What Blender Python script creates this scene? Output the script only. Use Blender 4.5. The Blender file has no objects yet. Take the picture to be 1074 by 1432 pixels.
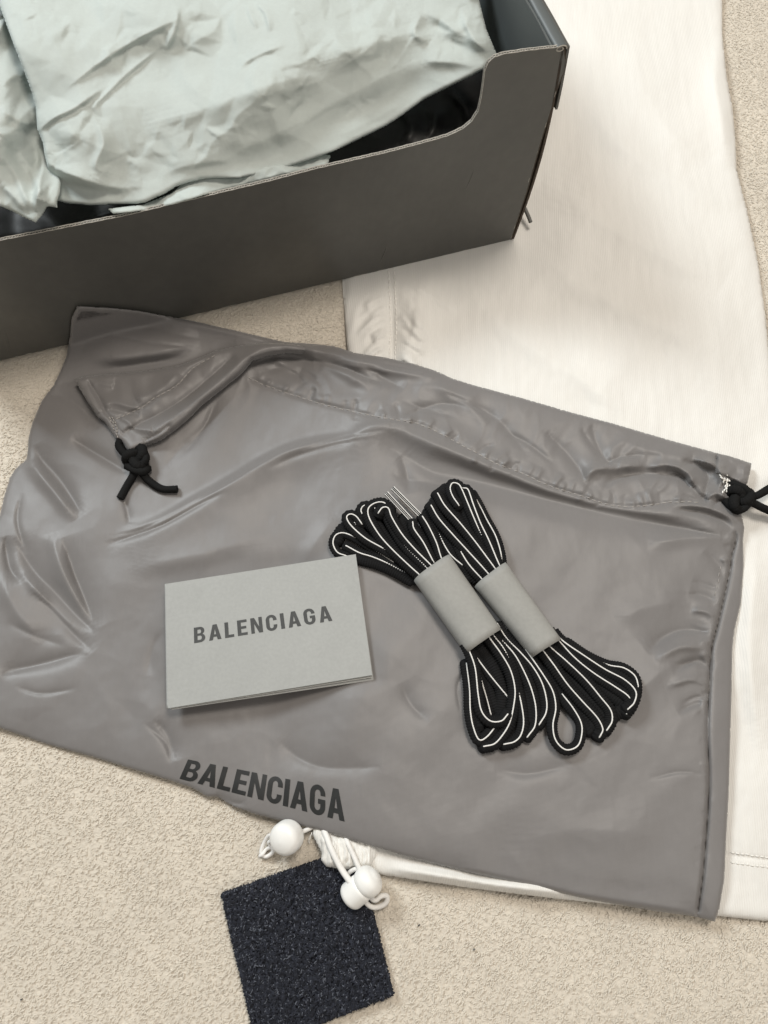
import bpy, bmesh, math
import numpy as np
from mathutils import Vector, Matrix

rng = np.random.default_rng(7)
S = bpy.context.scene
COL = S.collection

# ------------------------------------------------------------------ camera
FPX, TILT, ROLL, CAMH = 1050.0, math.radians(21.5), math.radians(3.5), 0.42
PW, PH = 1074.0, 1432.0
cam = bpy.data.cameras.new('camera')
camo = bpy.data.objects.new('camera', cam)
COL.objects.link(camo)
ct, st, cr, sr = math.cos(TILT), math.sin(TILT), math.cos(ROLL), math.sin(ROLL)
r0 = Vector((1, 0, 0)); u0 = Vector((0, ct, st)); fw = Vector((0, st, -ct))
right = r0 * cr + u0 * sr
up = r0 * -sr + u0 * cr
M = Matrix((right, up, -fw)).transposed().to_4x4()
M.translation = Vector((0, 0, CAMH))
camo.matrix_world = M
cam.sensor_fit = 'HORIZONTAL'
cam.sensor_width = 36.0
cam.lens = 36.0 * FPX / PW
cam.clip_start = 0.01
cam.clip_end = 50
S.camera = camo
S.render.resolution_x, S.render.resolution_y = 768, 1024

# ------------------------------------------------------------------ light
wd = bpy.data.worlds.new('World'); S.world = wd; wd.use_nodes = True
bg = wd.node_tree.nodes['Background']
bg.inputs[0].default_value = (1.0, 0.93, 0.84, 1)
bg.inputs[1].default_value = 0.26

def area(name, loc, target, size, power, color):
    l = bpy.data.lights.new(name, 'AREA'); l.shape = 'RECTANGLE'
    l.size, l.size_y = size; l.energy = power; l.color = color
    o = bpy.data.objects.new(name, l); COL.objects.link(o)
    o.location = loc
    o.rotation_euler = (Vector(target) - Vector(loc)).to_track_quat('-Z', 'Y').to_euler()
    return o
area('window_light', (-1.15, 1.15, 1.35), (0.0, 0.3, 0), (0.5, 0.5), 29.0, (0.90, 0.97, 1.0))
area('ceiling_light', (0.30, 0.75, 1.9), (0.0, 0.25, 0), (0.55, 0.55), 20.5, (1.0, 0.92, 0.82))
area('fill_light', (1.0, -0.55, 1.25), (0.05, 0.35, 0), (1.0, 1.0), 6.5, (1.0, 0.95, 0.88))  # added fill from front right, lightens the box front and the tissue's front slope
S.view_settings.view_transform = 'Standard'
S.view_settings.look = 'None'
S.view_settings.gamma = 1
S.view_settings.exposure = 0.0

# ------------------------------------------------------------------ helpers
def W(u, v, z=0.0):
    """photo pixel + height above the carpet -> metres on the carpet"""
    u = np.asarray(u, float); v = np.asarray(v, float); z = np.asarray(z, float)
    x = (u - PW / 2) / FPX; y = -(v - PH / 2) / FPX
    x, y = cr * x - sr * y, sr * x + cr * y
    dx = x; dy = y * ct + st; dz = ct - y * st
    k = (CAMH - z) / dz
    return np.stack(np.broadcast_arrays(dx * k, dy * k, z), -1)

def on_plane(u, v, P0, n):
    d = W(u, v, 0.0) - np.array([0, 0, CAMH])
    t = ((P0 - np.array([0, 0, CAMH])) @ n) / (d @ n)
    return np.array([0, 0, CAMH]) + d * t

def _hash(ix, iy, seed):
    h = (ix * 374761393 + iy * 668265263 + seed * 1442695041) & 0x7fffffff
    h = ((h ^ (h >> 13)) * 1274126177) & 0x7fffffff
    return ((h ^ (h >> 16)) & 0xffff) / 65535.0

def vn(x, y, seed=0):
    """gradient noise about -1..1"""
    ix = np.floor(x).astype(np.int64); iy = np.floor(y).astype(np.int64)
    fx = x - ix; fy = y - iy
    sx = fx * fx * fx * (fx * (fx * 6 - 15) + 10); sy = fy * fy * fy * (fy * (fy * 6 - 15) + 10)
    def g(a, b):
        an = _hash(ix + a, iy + b, seed) * 2 * math.pi
        return np.cos(an) * (fx - a) + np.sin(an) * (fy - b)
    n0 = g(0, 0) * (1 - sx) + g(1, 0) * sx
    n1 = g(0, 1) * (1 - sx) + g(1, 1) * sx
    return (n0 * (1 - sy) + n1 * sy) * 1.6

def sstep(a, b, x):
    t = np.clip((x - a) / (b - a), 0, 1)
    return t * t * (3 - 2 * t)

def spline(pts, step=2.0, closed=False):
    P = np.array(pts, float)
    if len(P) == 2:
        n = max(2, int(np.linalg.norm(P[1] - P[0]) / step) + 1)
        return P[0] + (P[1] - P[0]) * np.linspace(0, 1, n)[:, None]
    if closed:
        Q = np.vstack([P[-1], P, P[0], P[1]])
    else:
        Q = np.vstack([2 * P[0] - P[1], P, 2 * P[-1] - P[-2]])
    out = []
    for i in range(1, len(Q) - 2):
        a, b, c, d = Q[i - 1:i + 3]
        n = max(2, int(np.linalg.norm((c - b)[:2]) / step) + 1)
        t = np.linspace(0, 1, n, endpoint=False)[:, None]
        out.append(0.5 * (2 * b + (c - a) * t + (2 * a - 5 * b + 4 * c - d) * t ** 2 + (3 * b - a - 3 * c + d) * t ** 3))
    if not closed:
        out.append(Q[-2][None])
    return np.vstack(out)

def resample(P, step):
    P = np.asarray(P, float)
    d = np.r_[0, np.cumsum(np.linalg.norm(np.diff(P, axis=0), axis=1))]
    n = max(2, int(round(d[-1] / step)) + 1)
    s = np.linspace(0, d[-1], n)
    return np.stack([np.interp(s, d, P[:, k]) for k in range(P.shape[1])], -1)

def inside(u, v, poly):
    r = np.zeros(u.shape, bool)
    n = len(poly)
    for i in range(n):
        x1, y1 = poly[i]; x2, y2 = poly[(i + 1) % n]
        if y1 == y2: continue
        c = ((y1 > v) != (y2 > v)) & (u < (x2 - x1) * (v - y1) / (y2 - y1) + x1)
        r ^= c
    return r

def near(u, v, pts, chunk=20000):
    """distance to, and index of, the nearest of dense points"""
    uf, vf = u.ravel(), v.ravel()
    D = np.empty(uf.shape); I = np.empty(uf.shape, int)
    for k in range(0, len(uf), chunk):
        d = (uf[k:k + chunk, None] - pts[None, :, 0]) ** 2 + (vf[k:k + chunk, None] - pts[None, :, 1]) ** 2
        i = d.argmin(1); I[k:k + chunk] = i; D[k:k + chunk] = np.sqrt(d[np.arange(len(i)), i])
    return D.reshape(u.shape), I.reshape(u.shape)

class SDF:
    """signed distance to an outline, tabulated so that it is cheap to ask again"""
    def __init__(s, outline, step=4.0, pad=60):
        s.o = np.array(outline, float)
        s.den = resample(np.vstack([s.o, s.o[:1]]), 2.0)
        s.lo = s.o.min(0) - pad; s.hi = s.o.max(0) + pad; s.st = step
        gu = np.arange(s.lo[0], s.hi[0] + step, step); gv = np.arange(s.lo[1], s.hi[1] + step, step)
        U, V = np.meshgrid(gu, gv)
        d, _ = near(U, V, s.den)
        s.T = np.where(inside(U, V, s.o), d, -d)
    def __call__(s, u, v):
        x = np.clip((u - s.lo[0]) / s.st, 0, s.T.shape[1] - 1.001); y = np.clip((v - s.lo[1]) / s.st, 0, s.T.shape[0] - 1.001)
        i = x.astype(int); j = y.astype(int); fx = x - i; fy = y - j
        T = s.T
        return (T[j, i] * (1 - fx) + T[j, i + 1] * fx) * (1 - fy) + (T[j + 1, i] * (1 - fx) + T[j + 1, i + 1] * fx) * fy

class Relief:
    """sum of traced creases; each: points, height (m), front width, back width (px).
    The cloth rises steeply on the side to the right of the stroke's direction and falls slowly on the other."""
    def __init__(s): s.k = []
    def add(s, pts, A, w1, w2=None, taper=0.35, flat=0.0):
        s.k.append((spline(pts, 4.0), A, w1, w2 or w1, taper, flat))
        return s
    def __call__(s, u, v):
        shp = u.shape; u = u.ravel(); v = v.ravel()
        z = np.zeros(u.shape)
        for P, A, w1, w2, tp, flat in s.k:
            m = 3.2 * max(w1, w2)
            sel = np.nonzero((u > P[:, 0].min() - m) & (u < P[:, 0].max() + m) & (v > P[:, 1].min() - m) & (v < P[:, 1].max() + m))[0]
            if not len(sel): continue
            uu, vv = u[sel], v[sel]
            D, I = near(uu, vv, P)
            T = np.gradient(P, axis=0); T /= np.linalg.norm(T, axis=1)[:, None] + 1e-9
            # refine the distance with the tangent line at the nearest point
            rx, ry = uu - P[I, 0], vv - P[I, 1]
            sg = T[I, 0] * ry - T[I, 1] * rx
            al = T[I, 0] * rx + T[I, 1] * ry
            n = len(P) - 1
            end = (I == 0) | (I == n)
            t = np.clip(I / n, 0, 1)
            env = np.clip(np.minimum(t, 1 - t) / max(tp, 1e-3), 0, 1); env = np.sin(env * math.pi / 2) ** 1.2
            over = np.where(end, np.abs(al), 0)
            d = sg
            if A < 0:
                f = np.where(d > 0, np.exp(-1.15 * np.sqrt(d * d + .7) / w1 + 1.0 / w1), np.exp(-1.15 * np.sqrt(d * d + .7) / w2 + 1.0 / w2))
            else:
                f = np.where(d > 0, np.exp(-np.abs(d / w1) ** 1.7), np.exp(-np.abs(d / w2) ** 1.25))
            f = f * np.exp(-(over / (0.7 * max(w1, w2))) ** 2)
            z[sel] += A * f * (env if tp > 0 else 1)
        return z.reshape(shp)

def mesh(name, V, F, root=None, mat=None, smooth=True):
    V = np.asarray(V, np.float32).reshape(-1, 3)
    me = bpy.data.meshes.new(name)
    if isinstance(F, np.ndarray):
        n, k = F.shape
        me.vertices.add(len(V))
        if root is not None: V = V - np.array(wloc(root), np.float32)
        me.vertices.foreach_set('co', V.ravel())
        me.loops.add(n * k); me.loops.foreach_set('vertex_index', F.astype(np.int32).ravel())
        me.polygons.add(n)
        me.polygons.foreach_set('loop_start', np.arange(0, n * k, k, dtype=np.int32))
        me.polygons.foreach_set('loop_total', np.full(n, k, np.int32))
    else:
        if root is not None: V = V - np.array(wloc(root), np.float32)
        me.from_pydata(V.tolist(), [], F)
    me.update(calc_edges=True)
    me.polygons.foreach_set('use_smooth', np.full(len(me.polygons), smooth))
    if mat: me.materials.append(mat)
    o = bpy.data.objects.new(name, me); COL.objects.link(o)
    if root is not None: o.parent = root
    return o

def wloc(o):
    l = Vector((0, 0, 0))
    while o is not None:
        l += o.location; o = o.parent
    return l

def setp(o, label=None, cat=None, group=None, kind=None):
    for k, x in (('label', label), ('category', cat), ('group', group), ('kind', kind)):
        if x: o[k] = x
    return o

def empty(name, loc, label, cat, group=None):
    o = bpy.data.objects.new(name, None); COL.objects.link(o)
    o.location = Vector([float(c) for c in loc]); o.empty_display_size = .02
    return setp(o, label, cat, group)

def join(parts):
    V = []; F = []; n = 0
    for v, f in parts:
        v = np.asarray(v, float); V.append(v); F.append(np.asarray(f) + n); n += len(v)
    return np.vstack(V), np.vstack(F)

def sheet_geo(outline, zfn, cell=3.0, edge=10.0, drop=0.002, thick=0.0008, pos=None, sdf=None, back=True):
    o = np.array(outline, float)
    sdf = sdf or SDF(o, 4.0)
    lo = o.min(0) - cell * 2; hi = o.max(0) + cell * 2
    gu = np.arange(lo[0], hi[0], cell); gv = np.arange(lo[1], hi[1], cell)
    U, V = np.meshgrid(gu, gv)
    sd = sdf(U, V)
    den = sdf.den
    snap = (sd < 0.25 * cell) & (sd > -0.75 * cell)
    _, I = near(U[snap], V[snap], den)
    U = U.copy(); V = V.copy(); U[snap] = den[I, 0]; V[snap] = den[I, 1]
    ok = sd > -0.75 * cell
    d = np.where(snap, 0, sd)
    z = zfn(U, V)
    e = 1 - np.clip(d / edge, 0, 1)
    z = z - drop * (1 - np.sqrt(np.clip(1 - e * e, 0, 1)))
    P = (pos or W)(U, V, z)
    q = ok[:-1, :-1] & ok[1:, :-1] & ok[:-1, 1:] & ok[1:, 1:]
    idx = np.arange(U.size).reshape(U.shape)
    F = np.stack([idx[1:, :-1][q], idx[1:, 1:][q], idx[:-1, 1:][q], idx[:-1, :-1][q]], -1)
    used = np.unique(F); mp = -np.ones(U.size, int); mp[used] = np.arange(len(used))
    F = mp[F]; P = P.reshape(-1, 3)[used]
    n = len(P)
    # back face and rim
    B = P.copy(); B[:, 2] -= thick
    E = np.vstack([F[:, [0, 1]], F[:, [1, 2]], F[:, [2, 3]], F[:, [3, 0]]])
    key = np.sort(E, 1); kk = key[:, 0] * (n + 1) + key[:, 1]
    _, inv, cnt = np.unique(kk, return_inverse=True, return_counts=True)
    R = E[cnt[inv] == 1]
    rim = np.stack([R[:, 1], R[:, 0], R[:, 0] + n, R[:, 1] + n], -1)
    if not back:
        k = np.vstack([F, rim]); us = np.unique(k); mp = np.zeros(2 * n, int); mp[us] = np.arange(len(us))
        return np.vstack([P, B])[us], mp[k]
    return np.vstack([P, B]), np.vstack([F, F[:, ::-1] + n, rim])

def tube_geo(P, rad, n=10, flat=1.0, zup=False, mod=None, cap=True):
    """P Nx3 metres; rad scalar or array; flat = height/width"""
    P = np.asarray(P, float); N = len(P)
    T = np.gradient(P, axis=0); T /= np.linalg.norm(T, axis=1)[:, None] + 1e-12
    A = np.zeros((N, 3)); B = np.zeros((N, 3))
    if zup:
        for i in range(N):
            a = np.cross(T[i], [0, 0, 1.0]); l = np.linalg.norm(a)
            a = a / l if l > 1e-3 else A[i - 1]
            if i and a @ A[i - 1] < 0 and l < .3: a = A[i - 1]
            A[i] = a; B[i] = np.cross(a, T[i])
    else:
        a = np.cross(T[0], [0.1, 0.2, 1.0]); a /= np.linalg.norm(a)
        for i in range(N):
            a = a - (a @ T[i]) * T[i]; a /= np.linalg.norm(a) + 1e-12
            A[i] = a; B[i] = np.cross(a, T[i])
    r = np.broadcast_to(rad, (N,)).astype(float)
    ph = np.arange(n) * 2 * math.pi / n
    s = np.r_[0, np.cumsum(np.linalg.norm(np.diff(P, axis=0), axis=1))]
    R = np.repeat(r[:, None], n, 1)
    if mod is not None: R = R * mod(s[:, None], ph[None, :])
    V = P[:, None] + R[..., None] * (A[:, None] * np.cos(ph)[None, :, None] + B[:, None] * (np.sin(ph)[None, :, None] * flat))
    V = V.reshape(-1, 3)
    i = np.arange(N - 1)[:, None] * n; j = np.arange(n)[None, :]; j2 = (j + 1) % n
    F = np.stack([i + j, i + j2, i + n + j2, i + n + j], -1).reshape(-1, 4)
    if cap:
        V = np.vstack([V, P[0] - T[0] * r[0] * .35, P[-1] + T[-1] * r[-1] * .35])
        c0, c1 = N * n, N * n + 1
        k = np.arange(0, n, 2)
        F = np.vstack([F, np.stack([np.full(len(k), c0), (k + 2) % n, (k + 1) % n, k], -1),
                       np.stack([np.full(len(k), c1), k + (N - 1) * n, (k + 1) % n + (N - 1) * n, (k + 2) % n + (N - 1) * n], -1)])
    return V, F

# ------------------------------------------------------------------ materials
def mat(name, color, rough=0.6, spec=0.5, metal=0, sheen=0, bumps=(), var=None, trans=0, coat=0, attr=None, aniso=None, sub=0, wave=None):
    m = bpy.data.materials.new(name); m.use_nodes = True
    nt = m.node_tree; N = nt.nodes; L = nt.links
    b = N['Principled BSDF']
    b.inputs['Base Color'].default_value = (*color, 1)
    b.inputs['Roughness'].default_value = rough
    b.inputs['Specular IOR Level'].default_value = spec
    b.inputs['Metallic'].default_value = metal
    b.inputs['Sheen Weight'].default_value = sheen
    b.inputs['Sheen Roughness'].default_value = .4
    b.inputs['Coat Weight'].default_value = coat
    tc = N.new('ShaderNodeTexCoord')
    if var:                                   # (scale, amount, stretch xyz)
        last = None
        for sc, amt, strch in var:
            mp = N.new('ShaderNodeMapping'); mp.inputs['Scale'].default_value = strch
            L.new(tc.outputs['Object'], mp.inputs[0])
            nz = N.new('ShaderNodeTexNoise'); nz.inputs['Scale'].default_value = sc; nz.inputs['Detail'].default_value = 4
            L.new(mp.outputs[0], nz.inputs[0])
            mr = N.new('ShaderNodeMapRange'); mr.inputs[1].default_value = .25; mr.inputs[2].default_value = .75
            mr.inputs[3].default_value = 1 - amt; mr.inputs[4].default_value = 1 + amt
            L.new(nz.outputs[0], mr.inputs[0])
            mx = N.new('ShaderNodeVectorMath'); mx.operation = 'SCALE'
            if last is None: mx.inputs[0].default_value = color
            else: L.new(last, mx.inputs[0])
            L.new(mr.outputs[0], mx.inputs['Scale']); last = mx.outputs[0]
        if attr:
            at = N.new('ShaderNodeAttribute'); at.attribute_name = attr
            mu = N.new('ShaderNodeVectorMath'); mu.operation = 'MULTIPLY'
            L.new(at.outputs['Color'], mu.inputs[0]); L.new(last, mu.inputs[1]); last = mu.outputs[0]
        L.new(last, b.inputs['Base Color'])
    prev = None
    for kind, sc, strength, dist, strch in bumps:
        mp = N.new('ShaderNodeMapping'); mp.inputs['Scale'].default_value = strch
        L.new(tc.outputs['Object'], mp.inputs[0])
        if kind == 'noise':
            t = N.new('ShaderNodeTexNoise'); t.inputs['Scale'].default_value = sc; t.inputs['Detail'].default_value = 4
        elif kind == 'voronoi':
            t = N.new('ShaderNodeTexVoronoi'); t.inputs['Scale'].default_value = sc
        else:
            t = N.new('ShaderNodeTexWave'); t.inputs['Scale'].default_value = sc; t.inputs['Distortion'].default_value = .6
            t.bands_direction = 'Y' if kind == 'wavey' else 'X'
        L.new(mp.outputs[0], t.inputs['Vector'])
        bp = N.new('ShaderNodeBump'); bp.inputs['Strength'].default_value = strength; bp.inputs['Distance'].default_value = dist
        L.new(t.outputs[0], bp.inputs['Height'])
        if prev: L.new(prev, bp.inputs['Normal'])
        prev = bp.outputs[0]
    if prev: L.new(prev, b.inputs['Normal'])
    if trans:                                 # thin paper: some light comes through
        out = N['Material Output']
        tr = N.new('ShaderNodeBsdfTranslucent'); tr.inputs[0].default_value = (*color, 1)
        ms = N.new('ShaderNodeMixShader'); ms.inputs[0].default_value = trans
        L.new(b.outputs[0], ms.inputs[1]); L.new(tr.outputs[0], ms.inputs[2]); L.new(ms.outputs[0], out.inputs[0])
        if prev: L.new(prev, tr.inputs['Normal'])
    return m

I3 = (1, 1, 1)
m_carpet = mat('beige_carpet', (.61, .555, .475), .95, .1, sheen=.1, var=[(520, .10, I3), (25, .05, I3), (6, .03, I3)],
               bumps=[('voronoi', 430, .5, .0007, (1, 1.4, 1)), ('noise', 1500, .45, .0004, I3)])
m_cfib = mat('beige_fibre', (.65, .597, .515), .9, .1, sheen=.1, var=[(700, .07, I3), (25, .05, I3)])
m_sample = mat('navy_pile', (.007, .0075, .011), .95, .15, sheen=.0, var=[(700, .55, I3), (60, .2, I3)], bumps=[('noise', 1200, .6, .0006, I3)])
m_fibre = mat('navy_fibre', (.017, .019, .027), .8, .25, var=[(500, .7, I3), (1400, .5, I3)])
m_fleck = mat('grey_fibre', (.11, .12, .145), .8, .2)
m_bag = mat('grey_nylon', (.182, .173, .170), .43, .42, sheen=.3, var=[(8, .03, I3), (500, .02, (1, .2, 1))],
            bumps=[('wavex', 560, .10, .0002, I3), ('wavey', 560, .10, .0002, I3), ('noise', 130, .06, .0012, I3)])
m_stitch = mat('grey_thread', (.36, .34, .32), .7, .3)
m_darkline = mat('dark_thread', (.09, .085, .08), .8, .2)
m_print = mat('dark_print', (.017, .018, .018), .5, .4, var=[(400, .15, I3)])
m_print2 = mat('dark_ink', (.062, .064, .064), .65, .3, var=[(500, .12, I3)])
m_card = mat('grey_card', (.345, .352, .342), .62, .35, var=[(600, .05, I3), (60, .03, I3)], bumps=[('noise', 1500, .12, .0003, I3)])
m_cardedge = mat('card_inside', (.48, .48, .46), .8, .2)
m_band = mat('paper_band', (.30, .298, .282), .6, .35, var=[(500, .05, I3), (40, .05, I3)], bumps=[('noise', 1300, .10, .0003, I3)])
m_lace = mat('black_lace', (.008, .008, .0085), .85, .2, sheen=.0, bumps=[('noise', 1500, .6, .0005, I3)])
m_pipe = mat('white_piping', (.78, .77, .74), .8, .2, bumps=[('noise', 2500, .4, .0003, I3)])
m_aglet = mat('clear_tip', (.016, .016, .017), .38, .4, coat=.15, var=[(900, .5, (1, 1, 1))])
m_cord = mat('black_cord', (.011, .011, .011), .92, .15, bumps=[('noise', 1500, .5, .0005, I3)])
m_white = mat('white_nylon', (.75, .735, .70), .62, .35, sheen=.15, var=[(260, .03, (1, .05, 1)), (9, .02, I3)],
              bumps=[('wavex', 260, .28, .0003, I3), ('noise', 90, .06, .0015, (1, .5, 1))])
m_wstitch = mat('white_thread', (.86, .84, .80), .8, .2)
m_wcord = mat('white_cord', (.80, .785, .76), .6, .3, bumps=[('noise', 1800, .25, .0003, I3)])
m_toggle = mat('white_plastic', (.86, .855, .83), .42, .5, var=[(90, .02, I3)])
m_box = mat('charcoal_card', (.086, .084, .076), .36, .5, var=[(14, .14, I3), (160, .07, I3)],
            bumps=[('noise', 22, .28, .004, (1, 1, .35)), ('noise', 700, .05, .0003, I3)])
m_boxin = mat('charcoal_lining', (.085, .095, .095), .48, .5, var=[(20, .06, I3)], bumps=[('noise', 30, .06, .003, I3)])
m_boxcut = mat('cut_board', (.42, .40, .36), .85, .2, var=[(600, .25, I3)])
m_boxraw = mat('raw_board', (.085, .068, .054), .9, .15, var=[(500, .25, I3)])
m_tissue = mat('tissue_paper', (.66, .71, .685), .72, .25, var=[(420, .03, I3), (30, .02, I3)], trans=.36,
               bumps=[('noise', 160, .05, .0012, I3), ('noise', 1200, .18, .0003, I3)])
m_black = mat('black_wrap', (.014, .0135, .013), .55, .4, bumps=[('noise', 40, .2, .004, I3)])
m_grey = mat('grey_cord', (.13, .13, .12), .6, .4)

# ------------------------------------------------------------------ outlines traced on the floor
G_OUT = [(480, -70), (1012, -70), (1010, 0), (1010, 47), (1016, 106), (1024, 148), (1028, 190), (1030, 236), (1045, 295), (1060, 366),
         (1070, 437), (1076, 500), (1096, 620), (1110, 900), (1115, 1100), (1112, 1292), (1074, 1288), (1005, 1281), (930, 1273), (860, 1265),
         (780, 1257), (700, 1247), (652, 1241), (593, 1232), (538, 1224), (505, 1218), (476, 1216), (458, 1211), (450, 1193), (437, 1168),
         (440, 1120), (452, 1000), (462, 850), (470, 700), (480, 560), (487, 500), (482, 440), (479, 400), (480, 330)]
B_OUT = [(108, 428), (150, 430), (191, 434), (271, 449), (342, 465), (397, 478), (440, 481), (468, 484), (499, 494), (540, 500), (580, 509), (611, 519),
         (632, 529), (664, 539), (735, 558), (800, 577), (853, 591), (942, 617), (1001, 633), (1051, 648), (1049, 661), (1045, 675), (1040, 700),
         (1037, 720), (1041, 738), (1039, 756), (1040, 790), (1036, 844), (1027, 882), (1024, 910), (1023, 971), (1021, 1041), (1019, 1112),
         (1015, 1182), (1013, 1229), (1006, 1271), (1000, 1289), (968, 1281), (921, 1275), (828, 1259), (757, 1243), (640, 1216), (573, 1199),
         (499, 1177), (448, 1161), (397, 1149), (358, 1139), (327, 1128), (303, 1114), (290, 1114), (267, 1101), (233, 1090), (200, 1080), (128, 1058), (64, 1040),
         (32, 1029), (0, 1018), (-32, 1008), (-45, 900), (-38, 800), (-14, 745), (0, 719), (6, 693), (14, 667), (22, 655), (37, 642), (39, 628), (40, 612),
         (45, 591), (58, 561), (75, 538), (86, 515), (93, 497), (98, 470), (100, 445)]
sdG = SDF(G_OUT); sdB = SDF(B_OUT)

# box: front-right bottom corner, front runs along -e1, sides run along e2
BC = np.array([0.0775, 0.3755]); BA = math.radians(20.5)
E1 = np.array([math.cos(BA), math.sin(BA), 0]); E2 = np.array([-math.sin(BA), math.cos(BA), 0]); EZ = np.array([0, 0, 1.0])
BOXZ = 0.0022; BH = 0.1435; BO = np.array([BC[0], BC[1], BOXZ])
BL, BD, BT = 0.37, 0.245, 0.0017

def box_dist(P):
    q = P[..., :2] - BC
    s = q @ E1[:2]; t = q @ E2[:2]
    return np.hypot(np.maximum(s, 0) + np.maximum(-s - BL, 0), np.maximum(-t, 0) + np.maximum(t - BD, 0))

# ------------------------------------------------------------------ carpet: one sheet, dense where it is seen
def tuft_grid(x0, x1, y0, y1, d, sx, sy, ang, amp, seed, jit=.45):
    r = np.random.default_rng(seed)
    nx, ny = int((x1 - x0) / d) + 1, int((y1 - y0) / d) + 1
    Z = np.zeros((ny, nx))
    gx, gy = np.meshgrid(np.arange(x0, x1, sx), np.arange(y0, y1, sy))
    gx = gx + (np.arange(gx.shape[0]) % 2)[:, None] * sx * .5
    gx = (gx + r.uniform(-jit, jit, gx.shape) * sx).ravel(); gy = (gy + r.uniform(-jit, jit, gy.shape) * sy).ravel()
    a = ang + r.normal(0, .38, gx.shape); A = amp * r.uniform(.55, 1.15, gx.shape)
    ci = np.round((gx - x0) / d).astype(int); cj = np.round((gy - y0) / d).astype(int)
    L, S_ = sx * .55, sy * .40
    k = int(math.ceil(L * 1.5 / d))
    for dj in range(-k, k + 1):
        for di in range(-k, k + 1):
            i = ci + di; j = cj + dj
            ok = (i >= 0) & (i < nx) & (j >= 0) & (j < ny)
            X = x0 + i * d - gx; Y = y0 + j * d - gy
            p = X * np.cos(a) + Y * np.sin(a); q = -X * np.sin(a) + Y * np.cos(a)
            h = A * np.sqrt(np.clip(1 - (p / L) ** 2 - (q / S_) ** 2, 0, 1))
            np.maximum.at(Z, (j[ok], i[ok]), h[ok])
    return Z

def fibre_geo(c, zb, an, L, bend, rad, hump=.0003):
    n = len(c); pts = []
    for f, dz in ((-.5, -hump), (0, hump), (.5, -hump)):
        ca, sa = np.cos(an + bend * f * 2), np.sin(an + bend * f * 2)
        pts.append(np.stack([c[:, 0] + ca * L * f, c[:, 1] + sa * L * f, zb + dz], -1))
    V = []; nrm = np.stack([-np.sin(an), np.cos(an), np.zeros(n)], -1) * rad
    upv = np.array([0, 0, rad])
    for p_ in pts: V += [p_ + nrm, p_ + upv, p_ - nrm]
    V = np.stack(V, 1).reshape(-1, 3)
    base = np.arange(n)[:, None, None] * 9
    T = np.array([[0, 3, 4, 1], [1, 4, 5, 2], [3, 6, 7, 4], [4, 7, 8, 5]])[None]
    return V, (base + T).reshape(-1, 4)

def carpet():
    d = .00100
    x0, x1, y0, y1 = -.36, .345, -.135, .68
    Z = tuft_grid(x0, x1, y0, y1, d, .0025, .0018, math.radians(48), .0007, 3, jit=.33)
    ny, nx = Z.shape
    xs = np.r_[-2.5, -1.0, x0 - .05, x0 + np.arange(nx) * d, x1 + .06, 1.2, 2.5]
    ys = np.r_[-1.5, -.6, y0 - .05, y0 + np.arange(ny) * d, y1 + .06, 1.4, 3.2]
    ZZ = np.zeros((len(ys), len(xs))); ZZ[3:3 + ny, 3:3 + nx] = Z
    X, Y = np.meshgrid(xs, ys)
    ZZ = ZZ - .0012
    V = np.stack([X, Y, ZZ], -1).reshape(-1, 3)
    idx = np.arange(X.size).reshape(X.shape)
    F = np.stack([idx[:-1, :-1], idx[:-1, 1:], idx[1:, 1:], idx[1:, :-1]], -1).reshape(-1, 4)
    cp = setp(mesh('carpet', V, F, None, m_carpet), kind='structure')
    r = np.random.default_rng(31)
    N = 380000
    c = np.stack([r.uniform(x0, x1, N), r.uniform(y0, y1, N)], -1)
    # only where the pile can be seen from round the camera: not under the bag, the garment or the box
    keep = box_dist(np.c_[c, np.zeros(N)]) > .001
    fl = lambda u, v: W(u, v, 0.0)
    og = np.array([fl(u, v)[:2] for u, v in G_OUT]); ob = np.array([fl(u, v)[:2] for u, v in B_OUT])
    lim = np.array([fl(u, v)[:2] for u, v in ((-70, -60), (1140, -60), (1140, 1490), (-70, 1490))])
    def shrunk(p, k): q = p.mean(0); return q + (p - q) * k
    keep &= ~inside(c[:, 0], c[:, 1], shrunk(og, .97)) & ~inside(c[:, 0], c[:, 1], shrunk(ob, .97)) & inside(c[:, 0], c[:, 1], lim)
    c = c[keep]; n = len(c)
    i = np.clip(((c[:, 0] - x0) / d).astype(int), 0, nx - 1); j = np.clip(((c[:, 1] - y0) / d).astype(int), 0, ny - 1)
    zb = Z[j, i] - .0012 + .0002 + r.uniform(-.0001, .0002, n)
    an = r.normal(math.radians(50), .5, n)
    V, F = fibre_geo(c, zb, an, .0016 * r.uniform(.6, 1.3, n), r.normal(0, .5, n), .00030, .00012)
    setp(mesh('pile_fibre', V, F, cp, m_cfib), kind='stuff')

carpet()

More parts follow.
